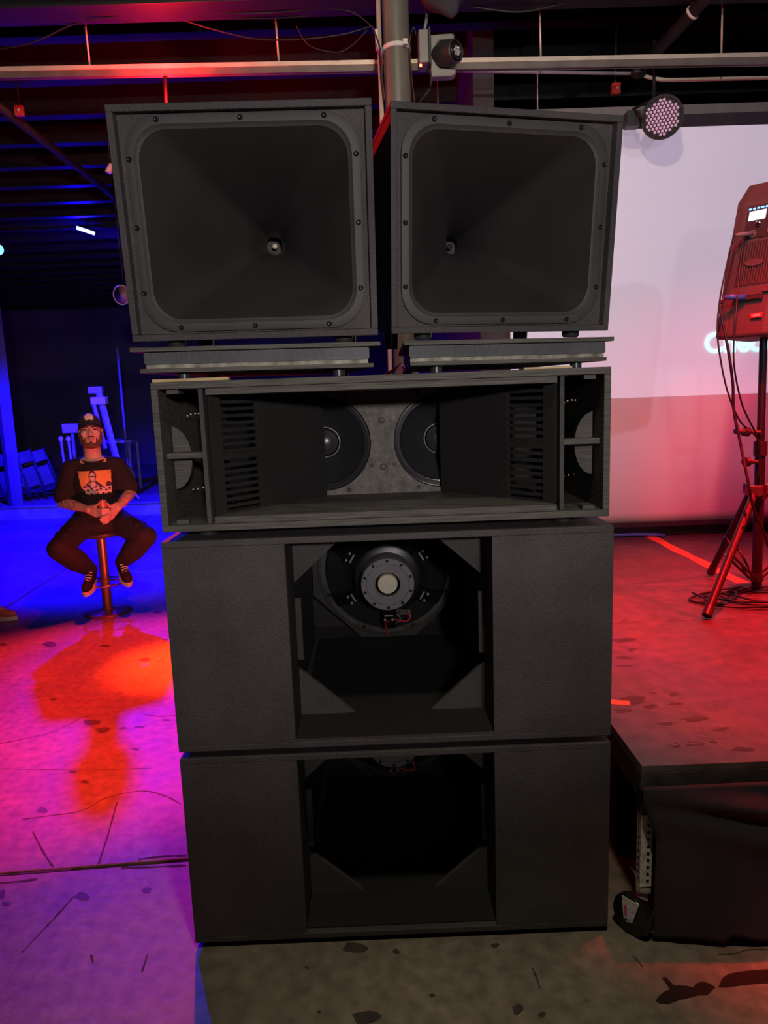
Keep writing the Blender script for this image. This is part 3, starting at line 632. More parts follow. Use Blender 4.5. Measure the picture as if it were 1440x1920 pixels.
# ------------------------------------------------------------------ projection screen
ps = thing('projection_screen', 'big white projection screen on the wall behind the stage with a black border', 'screen', (2.9, 3.05, .66))
bm = BM(); nx, nz = 60, 40; G = []
for i in range(nx + 1):
    c = []
    for k in range(nz + 1):
        x = -1.99 + 3.98 * i / nx; z = 2.615 * k / nz
        y = .006 * math.sin(x * 2.1 + .5) * math.sin(z * 1.2) + .004 * math.sin(x * 9 + z * 1.5) * (1 - z / 2.7) + .002 * math.sin(z * 17 + x * 3)
        c.append(bm.verts.new((x, y, z)))
    G.append(c)
for i in range(nx):
    for k in range(nz): bm.faces.new((G[i][k], G[i + 1][k], G[i + 1][k + 1], G[i][k + 1]))
cl = obj('screen_cloth', bm, 'screen', ps, True); md = cl.modifiers.new('thick', 'SOLIDIFY'); md.thickness = .002; md.offset = 1
box('top_border', -2.01, 2.01, -.012, .012, 2.60, 2.675, 'black_cloth', ps, .002); box('bottom_border', -2.01, 2.01, -.012, .012, -.035, .0, 'black_cloth', ps, .002)
for x in (-1.23, -.28, .6, 1.5):
    bm = BM(); lathe(bm, [(.014, 0), (.014, -.003), (.009, -.005), (.006, -.003), (.006, 0)], (x, -.012, 2.637), (0, 1, 0), 16, False); obj('grommet', bm, 'chrome', ps, True)
bm = BM(); G = []
for i in range(nx + 1):
    c = []
    for k in range(nz + 1):
        x = -1.985 + 3.97 * i / nx; z = .872 + 1.725 * k / nz
        y = .006 * math.sin(x * 2.1 + .5) * math.sin(z * 1.2) + .004 * math.sin(x * 9 + z * 1.5) * (1 - z / 2.7) + .002 * math.sin(z * 17 + x * 3)
        c.append(bm.verts.new((x, y - .004, z)))
    G.append(c)
for i in range(nx):
    for k in range(nz): bm.faces.new((G[i][k], G[i + 1][k], G[i + 1][k + 1], G[i][k + 1]))
obj('projected_picture', bm, 'picture', ps, True, label='pale lilac projected picture area')
# projected word, as the beam paints it on the cloth
cu = bpy.data.curves.new('word', 'FONT'); cu.body = 'Check'; cu.size = .185; cu.extrude = .0004; cu.offset = .0045
tmp = bpy.data.objects.new('tmp_word', cu); C.objects.link(tmp); bpy.context.view_layer.update()
me = bpy.data.meshes.new_from_object(tmp.evaluated_get(bpy.context.evaluated_depsgraph_get())); bpy.data.objects.remove(tmp)
me.materials.clear(); me.materials.append(M['glyph'])
w = bpy.data.objects.new('projected_word', me); C.objects.link(w); w.parent = ps; c0 = aty(1322, 661, 3.04); w.location = (c0.x - 2.9 - .008, -.013, c0.z - .66); w.rotation_euler = (PI / 2, 0, 0); w['label'] = 'glowing cyan white projected word'

# ------------------------------------------------------------------ loudspeaker on its tripod, stage right
PX, PY = 1.862, 1.59
pa = thing('stage_loudspeaker', 'red lit powered loudspeaker seen from behind on a tripod stand', 'speaker', (1.85, 1.63, 1.81), (0, 0, 0))
H = .70
def pz(x, y, z): return (x - 1.85 + .085 * z / H, y - 1.63, z)
BL, BR, FR, FL = (1.63, 1.62), (1.80, 1.44), (2.12, 1.66), (1.95, 1.92)
bm = BM(); rings = []
for z, k in ((0, .0), (.012, 1), (.32, 1.0), (.62, .96), (.70, .78)):
    kk = 1 if k else .96; cx, cy = 1.875, 1.66; f = k if k else .96
    rings.append([pz(cx + (p[0] - cx) * f, cy + (p[1] - cy) * f, z) for p in (BL, (BL[0] + .02, BL[1] - .03), (BR[0] - .03, BR[1] + .02), BR, FR, FL)])
loft(bm, rings); obj('cabinet', bm, 'paback', pa, bevel=.006)
bd = (Vector((BR[0], BR[1], 0)) - Vector((BL[0], BL[1], 0))); bw = bd.length; bd.normalize(); bn = Vector((bd.y, -bd.x, 0))   # outward normal of the back
if bn.y > 0: bn = -bn
def on_back(s, z, off=0.0):   # s along the back 0..1
    f = 1 if z < .32 else 1 - .04 * (z - .32) / .30
    p = Vector((BL[0], BL[1], 0)) * 1.0; cx, cy = 1.875, 1.66
    q = Vector((cx + (BL[0] - cx) * f, cy + (BL[1] - cy) * f, 0)) + bd * (s * bw * f) + bn * (off + .0185)
    return Vector(pz(q.x, q.y, z))
def back_plate(name, s0, s1, z0, z1, off, tk, m, parent=pa, **k):
    bm = BM(); P = [on_back(s0, z0, off), on_back(s1, z0, off), on_back(s1, z1, off), on_back(s0, z1, off)]; loft(bm, [P, [p + bn * tk for p in P]]); return obj(name, bm, m, parent, **k)
back_plate('back_panel', .20, .93, .20, .60, -.002, .003, 'paback')
pn = back_plate('control_panel', .26, .88, .445, .59, .0012, .003, 'padark')
back_plate('display', .30, .60, .525, .565, .0045, .002, 'lcd', pn, label='white lit display')
for k in range(8): back_plate('led', .28 + .075 * k, .325 + .075 * k, .573, .580, .0045, .003, 'bluled', pn)
for s_, z_ in ((.74, .545), (.50, .505), (.74, .508)):
    bm = BM(); lathe(bm, [(.011, 0), (.0105, .012), (.007, .014)], on_back(s_, z_, .004), bn, 14); obj('knob', bm, 'chrome', pn, True)
for s_, z_ in ((.42, .465), (.74, .47)):
    bm = BM(); lathe(bm, [(.016, 0), (.016, .005), (.011, .005), (.011, .001)], on_back(s_, z_, .004), bn, 18); obj('socket', bm, 'greymetal', pn, 'auto')
hs = back_plate('heat_sink', .22, .86, .235, .43, -.0005, .0015, 'padark')
for k in range(13): back_plate('fin', .235 + .048 * k, .252 + .048 * k, .237, .428, .001, .006, 'paback', hs)
bm = BM(); P0 = [on_back(.54 + .17 * math.cos(t), .335 + .016 * math.sin(t), .007) for t in [2 * PI * k / 24 for k in range(24)]]; loft(bm, [P0, [p + bn * .003 for p in P0]]); obj('badge', bm, 'paback', pa, label='oval badge on the heat sink')
back_plate('power_inlet', .26, .78, .17, .20, .001, .004, 'padark'); back_plate('rating_label', .42, .74, .19, .22, .0055, .001, 'paback')
lb = back_plate('warning_label', .62, .82, .085, .105, -.001, .0015, 'labelred'); back_plate('label_text', .66, .78, .09, .1, .0007, .0008, 'print_l', lb)
bm = BM(); tube(bm, [on_back(.42, .465, .006), on_back(.28, .462, .05), on_back(.2, .46, .07)], [.01, .01, .006], 10); obj('cable_plug', bm, 'greymetal', pa, True)
bm = BM(); tube(bm, [on_back(.46, .183, .006), on_back(.3, .186, .04), on_back(.18, .188, .055)], [.013, .013, .009], 12); obj('power_plug', bm, 'bluecable', pa, True, label='blue twist lock plug')
bm = BM(); hp = [Vector(pz(1.86, 1.47, .2)), Vector(pz(1.93, 1.50, .15)), Vector(pz(1.99, 1.55, .15))]; tube(bm, [p + Vector((.0, -.022, 0)) for p in hp], .011, 10); obj('side_handle', bm, 'paback', pa, True)
# stand
sd = thing('speaker_stand', 'black tripod speaker stand on the red lit stage deck', 'stand', (PX, PY, SZ))
def wtube(name, pts, r, m, parent=sd, seg=12, **k):
    bm = BM(); tube(bm, [Vector(p) - Vector((PX, PY, SZ)) for p in pts], r, seg); return obj(name, bm, m, parent, 'auto', **k)
wtube('outer_pole', [(PX + .012, PY, SZ + .03), (PX - .002, PY, 1.28)], .024, 'darkmetal'); wtube('inner_pole', [(PX - .002, PY, 1.27), (PX - .012, PY, 1.81)], .018, 'darkmetal')
wtube('collar', [(PX - .002, PY, 1.245), (PX - .003, PY, 1.315)], .031, 'padark')
wtube('leg_collar', [(PX + .004, PY, 1.03), (PX + .002, PY, 1.10)], .034, 'padark'); wtube('leg_collar', [(PX + .011, PY, SZ + .06), (PX + .01, PY, SZ + .10)], .03, 'padark')
kn = []
for z, l in ((1.215, .085), (1.36, .095)):
    wtube('knob_screw', [(PX - .02, PY - .02, z), (PX - l, PY - .05, z + .006)], .009, 'paback'); wtube('knob', [(PX - l, PY - .05, z + .006), (PX - l - .022, PY - .058, z + .008)], [.024, .021], 'padark')
wtube('clamp_jaw', [(PX - .115, PY - .058, 1.37), (PX - .165, PY - .07, 1.372)], .013, 'paback')
wtube('lock_wire', [(PX - .035, PY - .035, 1.34), (PX - .05, PY - .04, 1.30), (PX - .035, PY - .04, 1.285), (PX - .02, PY - .035, 1.30)], .003, 'cable')
for k, f in enumerate(((1.437, 1.192), (1.80, 1.93), (2.36, 1.70))):
    ft = Vector((f[0], f[1], SZ + .018)); dv = Vector((ft.x - PX, ft.y - PY, 0)).normalized(); top = Vector((PX, PY, 1.07)) + dv * .05
    lg = wtube('leg', [top, ft], .0185, 'darkmetal' if k else 'darkmetal')
    wtube('rubber_foot', [ft - (top - ft).normalized() * .0, ft + (top - ft).normalized() * .05], .0225, 'rubber', lg)
    bm = BM(); p = top - Vector((PX, PY, SZ)); s_ = dv.cross(Vector((0, 0, 1))); loft(bm, [[p + dv * a + s_ * b + Vector((0, 0, c)) for a, b in ((-.03, -.028), (.03, -.028), (.03, .028), (-.03, .028))] for c in (-.02, .03)]); obj('bracket', bm, 'paback', sd, bevel=.003)
    mid = ft + (top - ft) * .46
    wtube('strut', [mid + Vector((0, 0, .0)) + s_ * .016, Vector((PX, PY, SZ + .08)) + dv * .03 + s_ * .016], .0065, 'darkmetal', seg=8); wtube('strut', [mid - s_ * .016, Vector((PX, PY, SZ + .08)) + dv * .03 - s_ * .016], .0065, 'darkmetal', seg=8)
    wtube('pivot_bolt', [mid - s_ * .026, mid + s_ * .026], .006, 'chrome', seg=8)
# cables of the loudspeaker
def W_(p): return Vector((1.85, 1.63, 1.81)) + Vector(p)
pl1 = W_(on_back(.2, .46, .07)); pl2 = W_(on_back(.18, .188, .055))
def cable(name, pts, r, label, m='cable'):
    bm = BM(); tube(bm, smooth_path(pts, 8), r, 8); return tag(obj(name, bm, m, None, True), label, 'cable')
cable('audio_cable', [pl1, pl1 + Vector((-.03, -.03, -.05)), aty(1362, 500, 1.5), aty(1350, 560, 1.5), aty(1345, 620, 1.5), aty(1352, 680, 1.5), aty(1366, 740, 1.5), aty(1388, 790, 1.52), aty(1424, 830, 1.545), Vector((PX - .03, PY - .04, 1.15))], .0042, 'thin black cable looping off the left of the stage loudspeaker')
cable('power_lead', [pl2, pl2 + Vector((-.025, -.01, -.04)), aty(1354, 600, 1.52), aty(1366, 660, 1.5), aty(1374, 720, 1.5), aty(1376, 770, 1.5), aty(1388, 830, 1.47), aty(1402, 900, 1.4), aty(1412, 950, 1.4), aty(1432, 1000, 1.45), Vector((PX + .05, PY - .06, .75)), Vector((PX + .08, PY - .1, SZ + .02))], .007, 'thick black power lead hanging down in front of the tripod leg')
cable('audio_cable', [W_(on_back(.3, .45, .03)), W_(on_back(.34, .30, .03)), aty(1379, 600, 1.47), aty(1376, 680, 1.47), aty(1392, 760, 1.5), aty(1422, 828, 1.53), Vector((PX - .03, PY - .05, 1.14))], .0042, 'thin black cable hanging straight down the back of the stage loudspeaker')
rn = random.Random(3)
for k in range(3):
    pts = []
    for i in range(15):
        a = i * .95 + k * 1.3; r = .13 + .05 * math.sin(i * 1.7 + k) + .05 * k
        pts.append((PX - .03 + r * 1.25 * math.cos(a), PY - .10 + r * .8 * math.sin(a) - .02 * k, SZ + .008 + .006 * ((i + k) % 3)))
    cable('coiled_cable', pts, .0055, ['black cable coiled tightest around the foot of the tripod', 'black cable in the middle coil at the foot of the tripod', 'black cable in the widest coil at the foot of the tripod'][k])

# ------------------------------------------------------------------ overhead: column, rail, lights, pipes
co = thing('steel_column', 'round grey steel column behind the horns with a clamp around it', 'column', (.168, 2.35, 0))
bm = BM(); lathe(bm, [(.072, 0), (.072, 3.9)], (0, 0, 0), (0, 0, 1), 36); obj('shaft', bm, 'column', co, 'auto')
bm = BM(); lathe(bm, [(.0735, 0), (.079, .003), (.079, .022), (.0735, .025)], (0, 0, 3.452), (0, 0, 1), 36, False); cb = obj('clamp_band', bm, 'whitepaint', co, 'auto', label='pale clamp band')
box('clamp_bolt', .03, .055, -.095, -.07, 3.452, 3.478, 'zinc', cb)
box('cap_plate', -.1, .1, -.1, .1, 3.86, 3.9, 'joist', co); box('conduit_box', -.115, -.085, -.03, .0, 3.46, 3.56, 'whitepaint', co)
tag(struct(obj('trim_2', (lambda b: (tube(b, [(.075, 2.33, 0), (.075, 2.33, 3.84)], .013, 10), b)[1])(BM()), 'railtop', None, True)), 'thin pipe running up beside the column', 'pipe')
rl = thing('hanging_rail', 'long cream painted steel rail hung on rods under the ceiling', 'rail', (0, 2.72, 3.56))
za, zb = aty(0, 135, 2.72).z - 3.56, aty(1440, 108, 2.72).z - 3.56
def railz(x): return za + (zb - za) * (x + 2.17) / 4.57
def rail_part(name, segs, m):
    bm = BM()
    for (y0, y1, a, b) in segs: loft(bm, [[(x, y0, railz(x) + a), (x, y1, railz(x) + a), (x, y1, railz(x) + b), (x, y0, railz(x) + b)] for x in (-9, 6.5)])
    return obj(name, bm, m, rl)
rail_part('top_flange', ((-.022, .022, -.004, .02),), 'railtop'); rail_part('web', ((-.018, -.012, -.034, -.0045), (.012, .018, -.034, -.0045), (-.018, -.006, -.04, -.0345), (.006, .018, -.04, -.0345)), 'railweb')
for px in (168, 523, 1014, 1352):
    p = aty(px, 118, 2.72); q = aty(px - (1 if px < 700 else -1) * 0, 118, 2.72); bm = BM(); tube(bm, [(p.x, 0, railz(p.x) + .015), (p.x - .006, 0, .315)], .006, 8); obj('hanger_rod', bm, 'railtop', rl, True)
for x in (-4, -2.9, 3.4, 4.6):
    bm = BM(); tube(bm, [(x, 0, railz(x) + .015), (x, 0, .315)], .006, 8); obj('hanger_rod', bm, 'railtop', rl, True)
# red wash light behind the left horn
rw = thing('red_wash_light', 'red wash light hung from the rail behind the left horn', 'light', REDP + Vector((0, .03, .02)))
bm = BM(); lathe(bm, [(.055, .17), (.06, .16), (.06, .02), (.066, 0), (.066, -.01)], (0, .0, .0), (.1, .35, .95), 24, False); obj('lamp_can', bm, 'darkmetal', rw, 'auto')
bm = BM(); lathe(bm, [(.052, .06), (.04, .05), (.001, .045)], (0, .0, .0), (.1, .35, .95), 24); obj('reflector', bm, 'redled', rw, True)
bm = BM(); tube(bm, [(-.08, .0, .06), (-.08, -.06, .22), (.08, -.06, .22), (.08, .0, .06)], .006, 8); tube(bm, [(0, -.06, .22), (0, .08, .3), (0, .09, .525)], .012, 8); obj('yoke', bm, 'darkmetal', rw, True)
ul = thing('added_uplight', 'added red uplight hidden behind the bass bins, reddens the seated man', 'light', (-.5, 1.73, 0))  # unseen fixture added to carry the red fill on the man
ax = Vector((-1.58, 1.75, .95)).normalized(); bm = BM(); lathe(bm, [(.05, -.14), (.065, -.12), (.07, -.02), (.072, -.005)], (-.03, .03, .19), ax, 24, True); obj('lamp_can', bm, 'darkmetal', ul, 'auto')
bm = BM(); lathe(bm, [(.064, -.004), (.03, .001), (.001, .002)], (-.03, .03, .19), ax, 24); obj('lens', bm, 'redled', ul, True)  # lens of the added uplight
bm = BM(); tube(bm, [(-.1, -.06, .0), (-.1, -.0, .15), (-.03, -.0, .17)], .008, 8); tube(bm, [(.07, .07, .0), (.06, .06, .15), (0, .02, .17)], .008, 8); tube(bm, [(-.14, -.1, .008), (.1, .1, .008)], .008, 8); obj('yoke', bm, 'darkmetal', ul, True)  # yoke of the added uplight
# moving head on the column
mh = thing('moving_head_light', 'small moving head stage light clamped beside the column, lens facing right', 'light', (.33, 2.25, 3.30))
box('base', -.052, -.0, -.06, .06, .03, .19, 'greymetal', mh, .006); box('base_back', -.0, .012, -.065, .065, .02, .2, 'padark', mh, .003)
bm = BM(); pts = [(.012, -.03), (.115, -.03), (.145, -.02), (.145, .005), (.06, .012), (.04, .03), (.035, .08), (.045, .13), (.065, .15), (.14, .152), (.14, .175), (.12, .18), (.012, .175)]
prism(bm, pts, 'y', -.03, .03); obj('yoke', bm, 'greymetal', mh, bevel=.006)
ax = Vector((.62, -.74, -.1)).normalized()
bm = BM(); lathe(bm, [(.03, -.1), (.058, -.085), (.063, -.03), (.064, .03), (.058, .05), (.056, .07), (.05, .075), (.046, .068)], (.095, -.03, .075), ax, 32, True); hd = obj('head', bm, 'padark', mh, 'auto')
bm = BM(); lathe(bm, [(.046, .0), (.03, .008), (.001, .011)], Vector((.095, -.03, .075)) + ax * .068, ax, 24); obj('lens', bm, 'gloss', hd, True)
for k in range(7):
    a = k * 2 * PI / 6; d, u, v = frame_of(ax); q = Vector((.095, -.03, .075)) + ax * .078 + (u * math.cos(a) + v * math.sin(a)) * (.017 if k < 6 else 0)
    bm = BM(); ell(bm, q, (.008, .008, .008), seg=10); obj('led_lens', bm, 'lenslit', hd, True)
bm = BM(); ell(bm, (-.045, -.065, .012), (.008, .008, .008), seg=10); obj('status_led', bm, 'redled', mh, True, label='red indicator lamp')
bm = BM(); tube(bm, [(-.02, .02, .19), (-.0, .03, .28), (.01, .05, .45), (.01, .05, .56)], .009, 8); obj('bracket', bm, 'greymetal', mh, True)
cable('fixture_cable', [(.29, 2.2, 3.31), (.335, 2.19, 3.28), (.33, 2.19, 3.2), (.27, 2.22, 3.13), (.25, 2.3, 3.0)], .005, 'cable looping down from the moving head light')
cable('fixture_cable', [(.27, 2.25, 3.49), (.255, 2.24, 3.52), (.235, 2.26, 3.45), (.24, 2.26, 3.3), (.255, 2.26, 3.15), (.27, 2.3, 3.0)], .004, 'thin black cable running down between column and moving head light')
# dark fabric bundle over it
fb = BM(); ell(fb, (0, 0, .1), (.13, .09, .1)); cap_(fb, (-.05, -.03, .06), (.04, -.04, -.03), .06, .022); cap_(fb, (.05, -.03, .12), (.06, -.05, -.02), .05, .018); cap_(fb, (.03, -.04, .0), (.13, -.04, .14), .03, .03)
o = remesh(obj('hanging_drape', fb, 'black_cloth', None, True, loc=(.41, 2.2, 3.57)), .012, 3); tag(o, 'bundled dark drape hanging from the ceiling above the moving head light', 'drape')
# conduit, pipes
CY = 3.0
cpt = [aty(780, 131, CY), aty(860, 133, CY), aty(1183, 138, CY)]
bm = BM(); tube(bm, [Vector((-.5, CY, cpt[0].z + .04))] + cpt, .011, 8); tag(obj('conduit_pipe', bm, 'bluegrey', None, True), 'thin pale conduit below the rail, between moving head and dark joint', 'pipe')
bm = BM(); tube(bm, smooth_path([aty(1205, 141, CY), aty(1217, 145, CY), aty(1240, 149, CY), aty(1262, 150, CY), aty(1350, 148, CY), aty(1440, 146, CY), aty(1700, 140, CY)], 4), .012, 8); tag(obj('conduit_pipe', bm, 'whitepaint', None, True), 'pale bent conduit above the screen at the right', 'pipe')
jb = BM(); ell(jb, aty(1195, 137, CY), (.05, .045, .04)); bx(jb, *(lambda p: (p.x - .03, p.x + .05, p.y - .03, p.y + .03, p.z - .03, p.z + .06))(aty(1195, 135, CY))); o = remesh(obj('pipe_joint', jb, 'darkmetal', None, True), .01, 2); tag(o, 'dark clamp joint where the sloping pipe meets the conduit', 'clamp')
bm = BM(); A_ = atz(1330, -10, 3.78); B_ = aty(1197, 132, CY); dd = (A_ - B_); tube(bm, [B_, A_ + dd * 2], .036, 16); dpipe = thing('ceiling_pipe', 'thick dark pipe sloping down to the conduit at the upper right', 'pipe', (0, 0, 0)); obj('pipe', bm, 'joist', dpipe, True)
bm = BM(); q = B_ + dd * .78; lathe(bm, [(.038, -.008), (.042, -.006), (.042, .006), (.038, .008)], q, dd, 20, False); tube(bm, [q + Vector((0, 0, .04)), q + Vector((.0, 0, .12))], .006, 6); obj('hanger_ring', bm, 'whitepaint', dpipe, True)
bm = BM(); tube(bm, [(-2.6, 3.2, 3.72), (-2.58, 9.0, 3.72)], .034, 14); tag(obj('ceiling_pipe', bm, 'joist', None, True), 'dark pipe running back under the ceiling at the upper left', 'pipe')
for x0, z0 in ((aty(1008, 200, CY).x, 3.35), (aty(821, 180, CY).x, 3.2)):
    bm = BM(); tube(bm, [(x0, CY, z0), (x0, CY, 3.68)], .004, 6); tag(obj('drop_rod', bm, 'bluegrey', None, True), 'thin rod hanging below the conduit near %s' % ('the round LED lamp' if x0 > .9 else 'the moving head light'), 'rod')
# slack wires near the ceiling
def pixcable(pts, y, r, label): cable('slack_wire', [aty(a, b, y) for a, b in pts], r, label)
pixcable([(-30, 97), (60, 80), (150, 42), (240, 40), (330, 33), (430, 34), (540, 33), (640, 20)], 2.64, .0045, 'slack wire strung along the girder above the red glow')
pixcable([(330, 33), (400, 55), (480, 73), (560, 74), (640, 65), (700, 48)], 2.66, .0045, 'slack wire sagging to the column from the girder')
pixcable([(555, 47), (580, 85), (630, 98), (660, 85), (690, 55)], 2.62, .004, 'short loop of wire hanging left of the column')
pixcable([(160, 38), (310, 22), (480, 25), (640, 18), (700, 52)], 2.58, .004, 'wire along the girder reaching down to the column')
pixcable([(860, 8), (920, 18), (980, 22), (1050, 8), (1100, -8)], 2.6, .006, 'bundle of slack wires right of the drape')
pixcable([(698, 50), (712, 90), (716, 140), (722, 190)], 2.25, .005, 'black cable running down the left side of the column')
# led par lamp at the screen's top edge
pr = thing('led_par_lamp', 'round LED par lamp with pale lenses at the top edge of the screen', 'light', aty(1242, 220, 2.72))
ax = Vector((-.42, -.86, -.34)).normalized(); d, u, v = frame_of(ax)
bm = BM(); lathe(bm, [(.06, -.17), (.095, -.15), (.115, -.02), (.122, 0), (.122, .012), (.108, .012), (.106, .004)], (0, 0, 0), ax, 40, True); hs_ = obj('housing', bm, 'padark', pr, 'auto')
bm = BM(); lathe(bm, [(.107, .003), (.001, .003)], (0, 0, 0), ax, 40, True); obj('face_plate', bm, 'lens', pr)
for i in range(-6, 7):
    for j in range(-6, 7):
        x = (i + .5 * (j % 2)) * .0215; y = j * .0186
        if x * x + y * y < .094 ** 2:
            if not 'first_lens' in globals():
                bm = BM(); ell(bm, (0, 0, 0), (.0088, .0088, .0088), seg=8); first_lens = obj('led_lens', bm, 'lens', pr, True, loc=ax * .006 + u * x + v * y)
            else: copy_part(first_lens, pr, ax * .006 + u * x + v * y)
bm = BM(); tube(bm, [Vector((-.12, .0, -.0)), Vector((-.15, .08, .08)), Vector((0, .14, .16)), Vector((.15, .1, .08)), Vector((.12, .0, 0))], .008, 8); tube(bm, [(0, .14, .16), (0, .16, .5)], .01, 8); obj('yoke', bm, 'darkmetal', pr, True)
box('driver_box', -.19, -.11, .06, .14, -.02, .07, 'padark', pr, .004)
# blue led bar
lb_ = thing('blue_led_bar', 'glowing blue LED bar under the ceiling at the left', 'light', LED, (0, rad(0), 0))
p0, p1 = aty(144, 427, 7.65) - LED, aty(177, 438, 7.65) - LED
bm = BM(); tube(bm, [p0, p0 + (p1 - p0) * .5, p1], .022, 10); obj('tube', bm, 'bluetube', lb_, True)
bm = BM(); o_ = Vector((0, .05, .03)); tube(bm, [p0 + o_, p1 + o_], .034, 8); tube(bm, [(0, .05, .03), (0, .2, .105)], .012, 6); obj('bar_body', bm, 'darkmetal', lb_)
b2 = thing('blue_wash_lamp', 'small blue lamp cut off by the left edge of the picture', 'light', aty(-4, 468, 6.0))
bm = BM(); lathe(bm, [(.05, .12), (.06, .1), (.06, .0)], (0, 0, 0), (-.5, .8, .2), 20); obj('lamp_can', bm, 'darkmetal', b2, 'auto'); bm = BM(); lathe(bm, [(.056, .0), (.03, -.012), (.001, -.014)], (0, 0, 0), (-.5, .8, .2), 20); obj('lens', bm, 'bluled', b2, True)
# round disc lamp beside the left horn
dl = thing('round_dish_lamp', 'round dish lamp with a pale rim hanging behind the left horn', 'light', aty(228, 553, 5.5))
bm = BM(); lathe(bm, [(.085, .0), (.094, -.004), (.098, .0), (.094, .006), (.085, .004)], (0, 0, 0), (.25, 1, .1), 40, False); obj('rim', bm, 'bluegrey', dl, True)
bm = BM(); lathe(bm, [(.086, .002), (.05, .02), (.001, .028)], (0, 0, 0), (.25, 1, .1), 40); obj('dish', bm, 'greyboard', dl, True)
bm = BM(); tube(bm, [(.02, .03, .0), (.02, -.03, 3.902 - aty(228, 553, 5.5).z)], .008, 8); obj('stem', bm, 'darkmetal', dl, True)
sp = thing('small_spot_lamp', 'small white spot lamp beside the outer edge of the left horn', 'light', aty(205, 318, 4.2))
bm = BM(); lathe(bm, [(.012, -.05), (.022, -.035), (.026, .02), (.024, .03)], (0, 0, 0), (-.4, -.2, -.9), 16); obj('shade', bm, 'whitepaint', sp, True); bm = BM(); tube(bm, [(0, 0, .03), (.02, .02, .45)], .004, 6); obj('cord', bm, 'cable', sp, True)
for p, l, s_ in ((aty(36, 208, 3.66), 'red alarm box under the ceiling at the far left', 1.0), (aty(1155, 166, 3.05), 'red alarm box above the screen, left of the round LED lamp', .9)):
    a = thing('alarm_box', l, 'alarm', p, group='red alarm boxes'); box('housing', -.03 * s_, .03 * s_, -.015, .02, -.035 * s_, .035 * s_, 'alarm', a, .004)
    bm = BM(); lathe(bm, [(.011, 0), (.009, -.01), (.001, -.013)], (.004, -.016, 0), (0, 1, 0), 12); obj('strobe', bm, 'whitepaint', a, True)
    bm = BM(); tube(bm, [(0, .01, .034 * s_), (0, .01, 3.902 - p.z)], .006, 6); obj('stem', bm, 'joist', a)

# ------------------------------------------------------------------ far end of the hall
def far(px, py, y=8.95): return aty(px, py, y)
def folding_chair(label, loc, rz, lean):
    t = thing('folding_chair', label, 'chair', loc, (rad(-lean), 0, rz), group='folded chairs leaning by the platform')
    for s in (-1, 1):
        bm = BM(); tube(bm, [(s * .2, 0, 0), (s * .2, .0, .84)], .014, 8); obj('leg', bm, 'dimboard', t, True); bm = BM(); tube(bm, [(s * .17, .035, .0), (s * .17, .03, .55)], .012, 8); obj('leg', bm, 'dimboard', t, True)
    box('backrest', -.19, .19, -.012, .012, .62, .82, 'dimboard', t, .006); box('seat', -.16, .16, .014, .034, .2, .54, 'dimboard', t, .006)
    bm = BM(); tube(bm, [(-.2, 0, .12), (.2, 0, .12)], .01, 8); obj('crossbar', bm, 'dimboard', t, True); return t
for k, (px, l) in enumerate(((28, 'folded chair leaning at the far left, leftmost of three'), (58, 'folded chair leaning between two others at the far left'), (86, 'folded chair leaning nearest the seated man at the far left'))):
    p = far(px, 945, 8.95 + .22 * k); c_ = folding_chair(l, (p.x + .08, p.y, .25), 0, 0); c_.scale = (.9, .9, .9)
    c_.rotation_euler = (Euler((0, rad(-13 - 2 * k), 0)).to_matrix() @ Euler((0, 0, rad(48 - 8 * k))).to_matrix()).to_euler()
p = far(205, 905); cs = thing('crank_stand', 'pale tilted crank stand behind the seated man', 'stand', (p.x, p.y, .2))
o_ = Vector((p.x, p.y, .2)); a = far(185, 735) - o_; b = far(213, 840) - o_; a.y = b.y = 0
bm = BM(); tube(bm, [b + (b - a) * .6, a], .05, 4); obj('mast', bm, 'bluegrey', cs); bm = BM(); tube(bm, [b + Vector((-.1, -.06, 0)), a + (b - a) * .22 + Vector((-.1, -.06, 0))], .03, 4); obj('inner_mast', bm, 'bluegrey', cs)
q = a + (b - a) * .16; box('clamp', q.x - .13, q.x + .09, q.y - .08, q.y + .06, q.z - .05, q.z + .06, 'whitepaint', cs, .01); box('head', a.x - .14, a.x + .06, a.y - .05, a.y + .05, a.z - .02, a.z + .08, 'bluegrey', cs, .01)
for k in range(3):
    an = rad(90 + 120 * k); bm = BM(); e = b + (b - a) * .55; tube(bm, [e, Vector((e.x + .35 * math.cos(an), e.y + .35 * math.sin(an), .02))], .02, 8); obj('leg', bm, 'bluegrey', cs, True)
p = far(208, 828, 10.2); tb = thing('work_table', 'narrow table in blue light behind the seated man', 'table', (p.x, p.y, .2))
box('table_top', -.42, .42, -.25, .25, p.z - .22, p.z - .17, 'greyboard', tb, .006)
for sx in (-.37, .37):
    for sy in (-.2, .2): box('leg', sx - .02, sx + .02, sy - .02, sy + .02, 0, p.z - .221, 'greyboard', tb, .003)
p = far(133, 803, 9.3); sg = thing('panel_board', 'plain pale board on a post left of the seated man', 'board', (p.x, p.y, .2)); box('board', -.13, .13, -.02, .02, p.z - .27, p.z - .13, 'bluegrey', sg, .004); box('post', -.02, .02, .02, .05, 0, p.z - .2, 'greyboard', sg, .003); box('foot', -.15, .15, -.12, .16, 0, .02, 'greyboard', sg, .004)
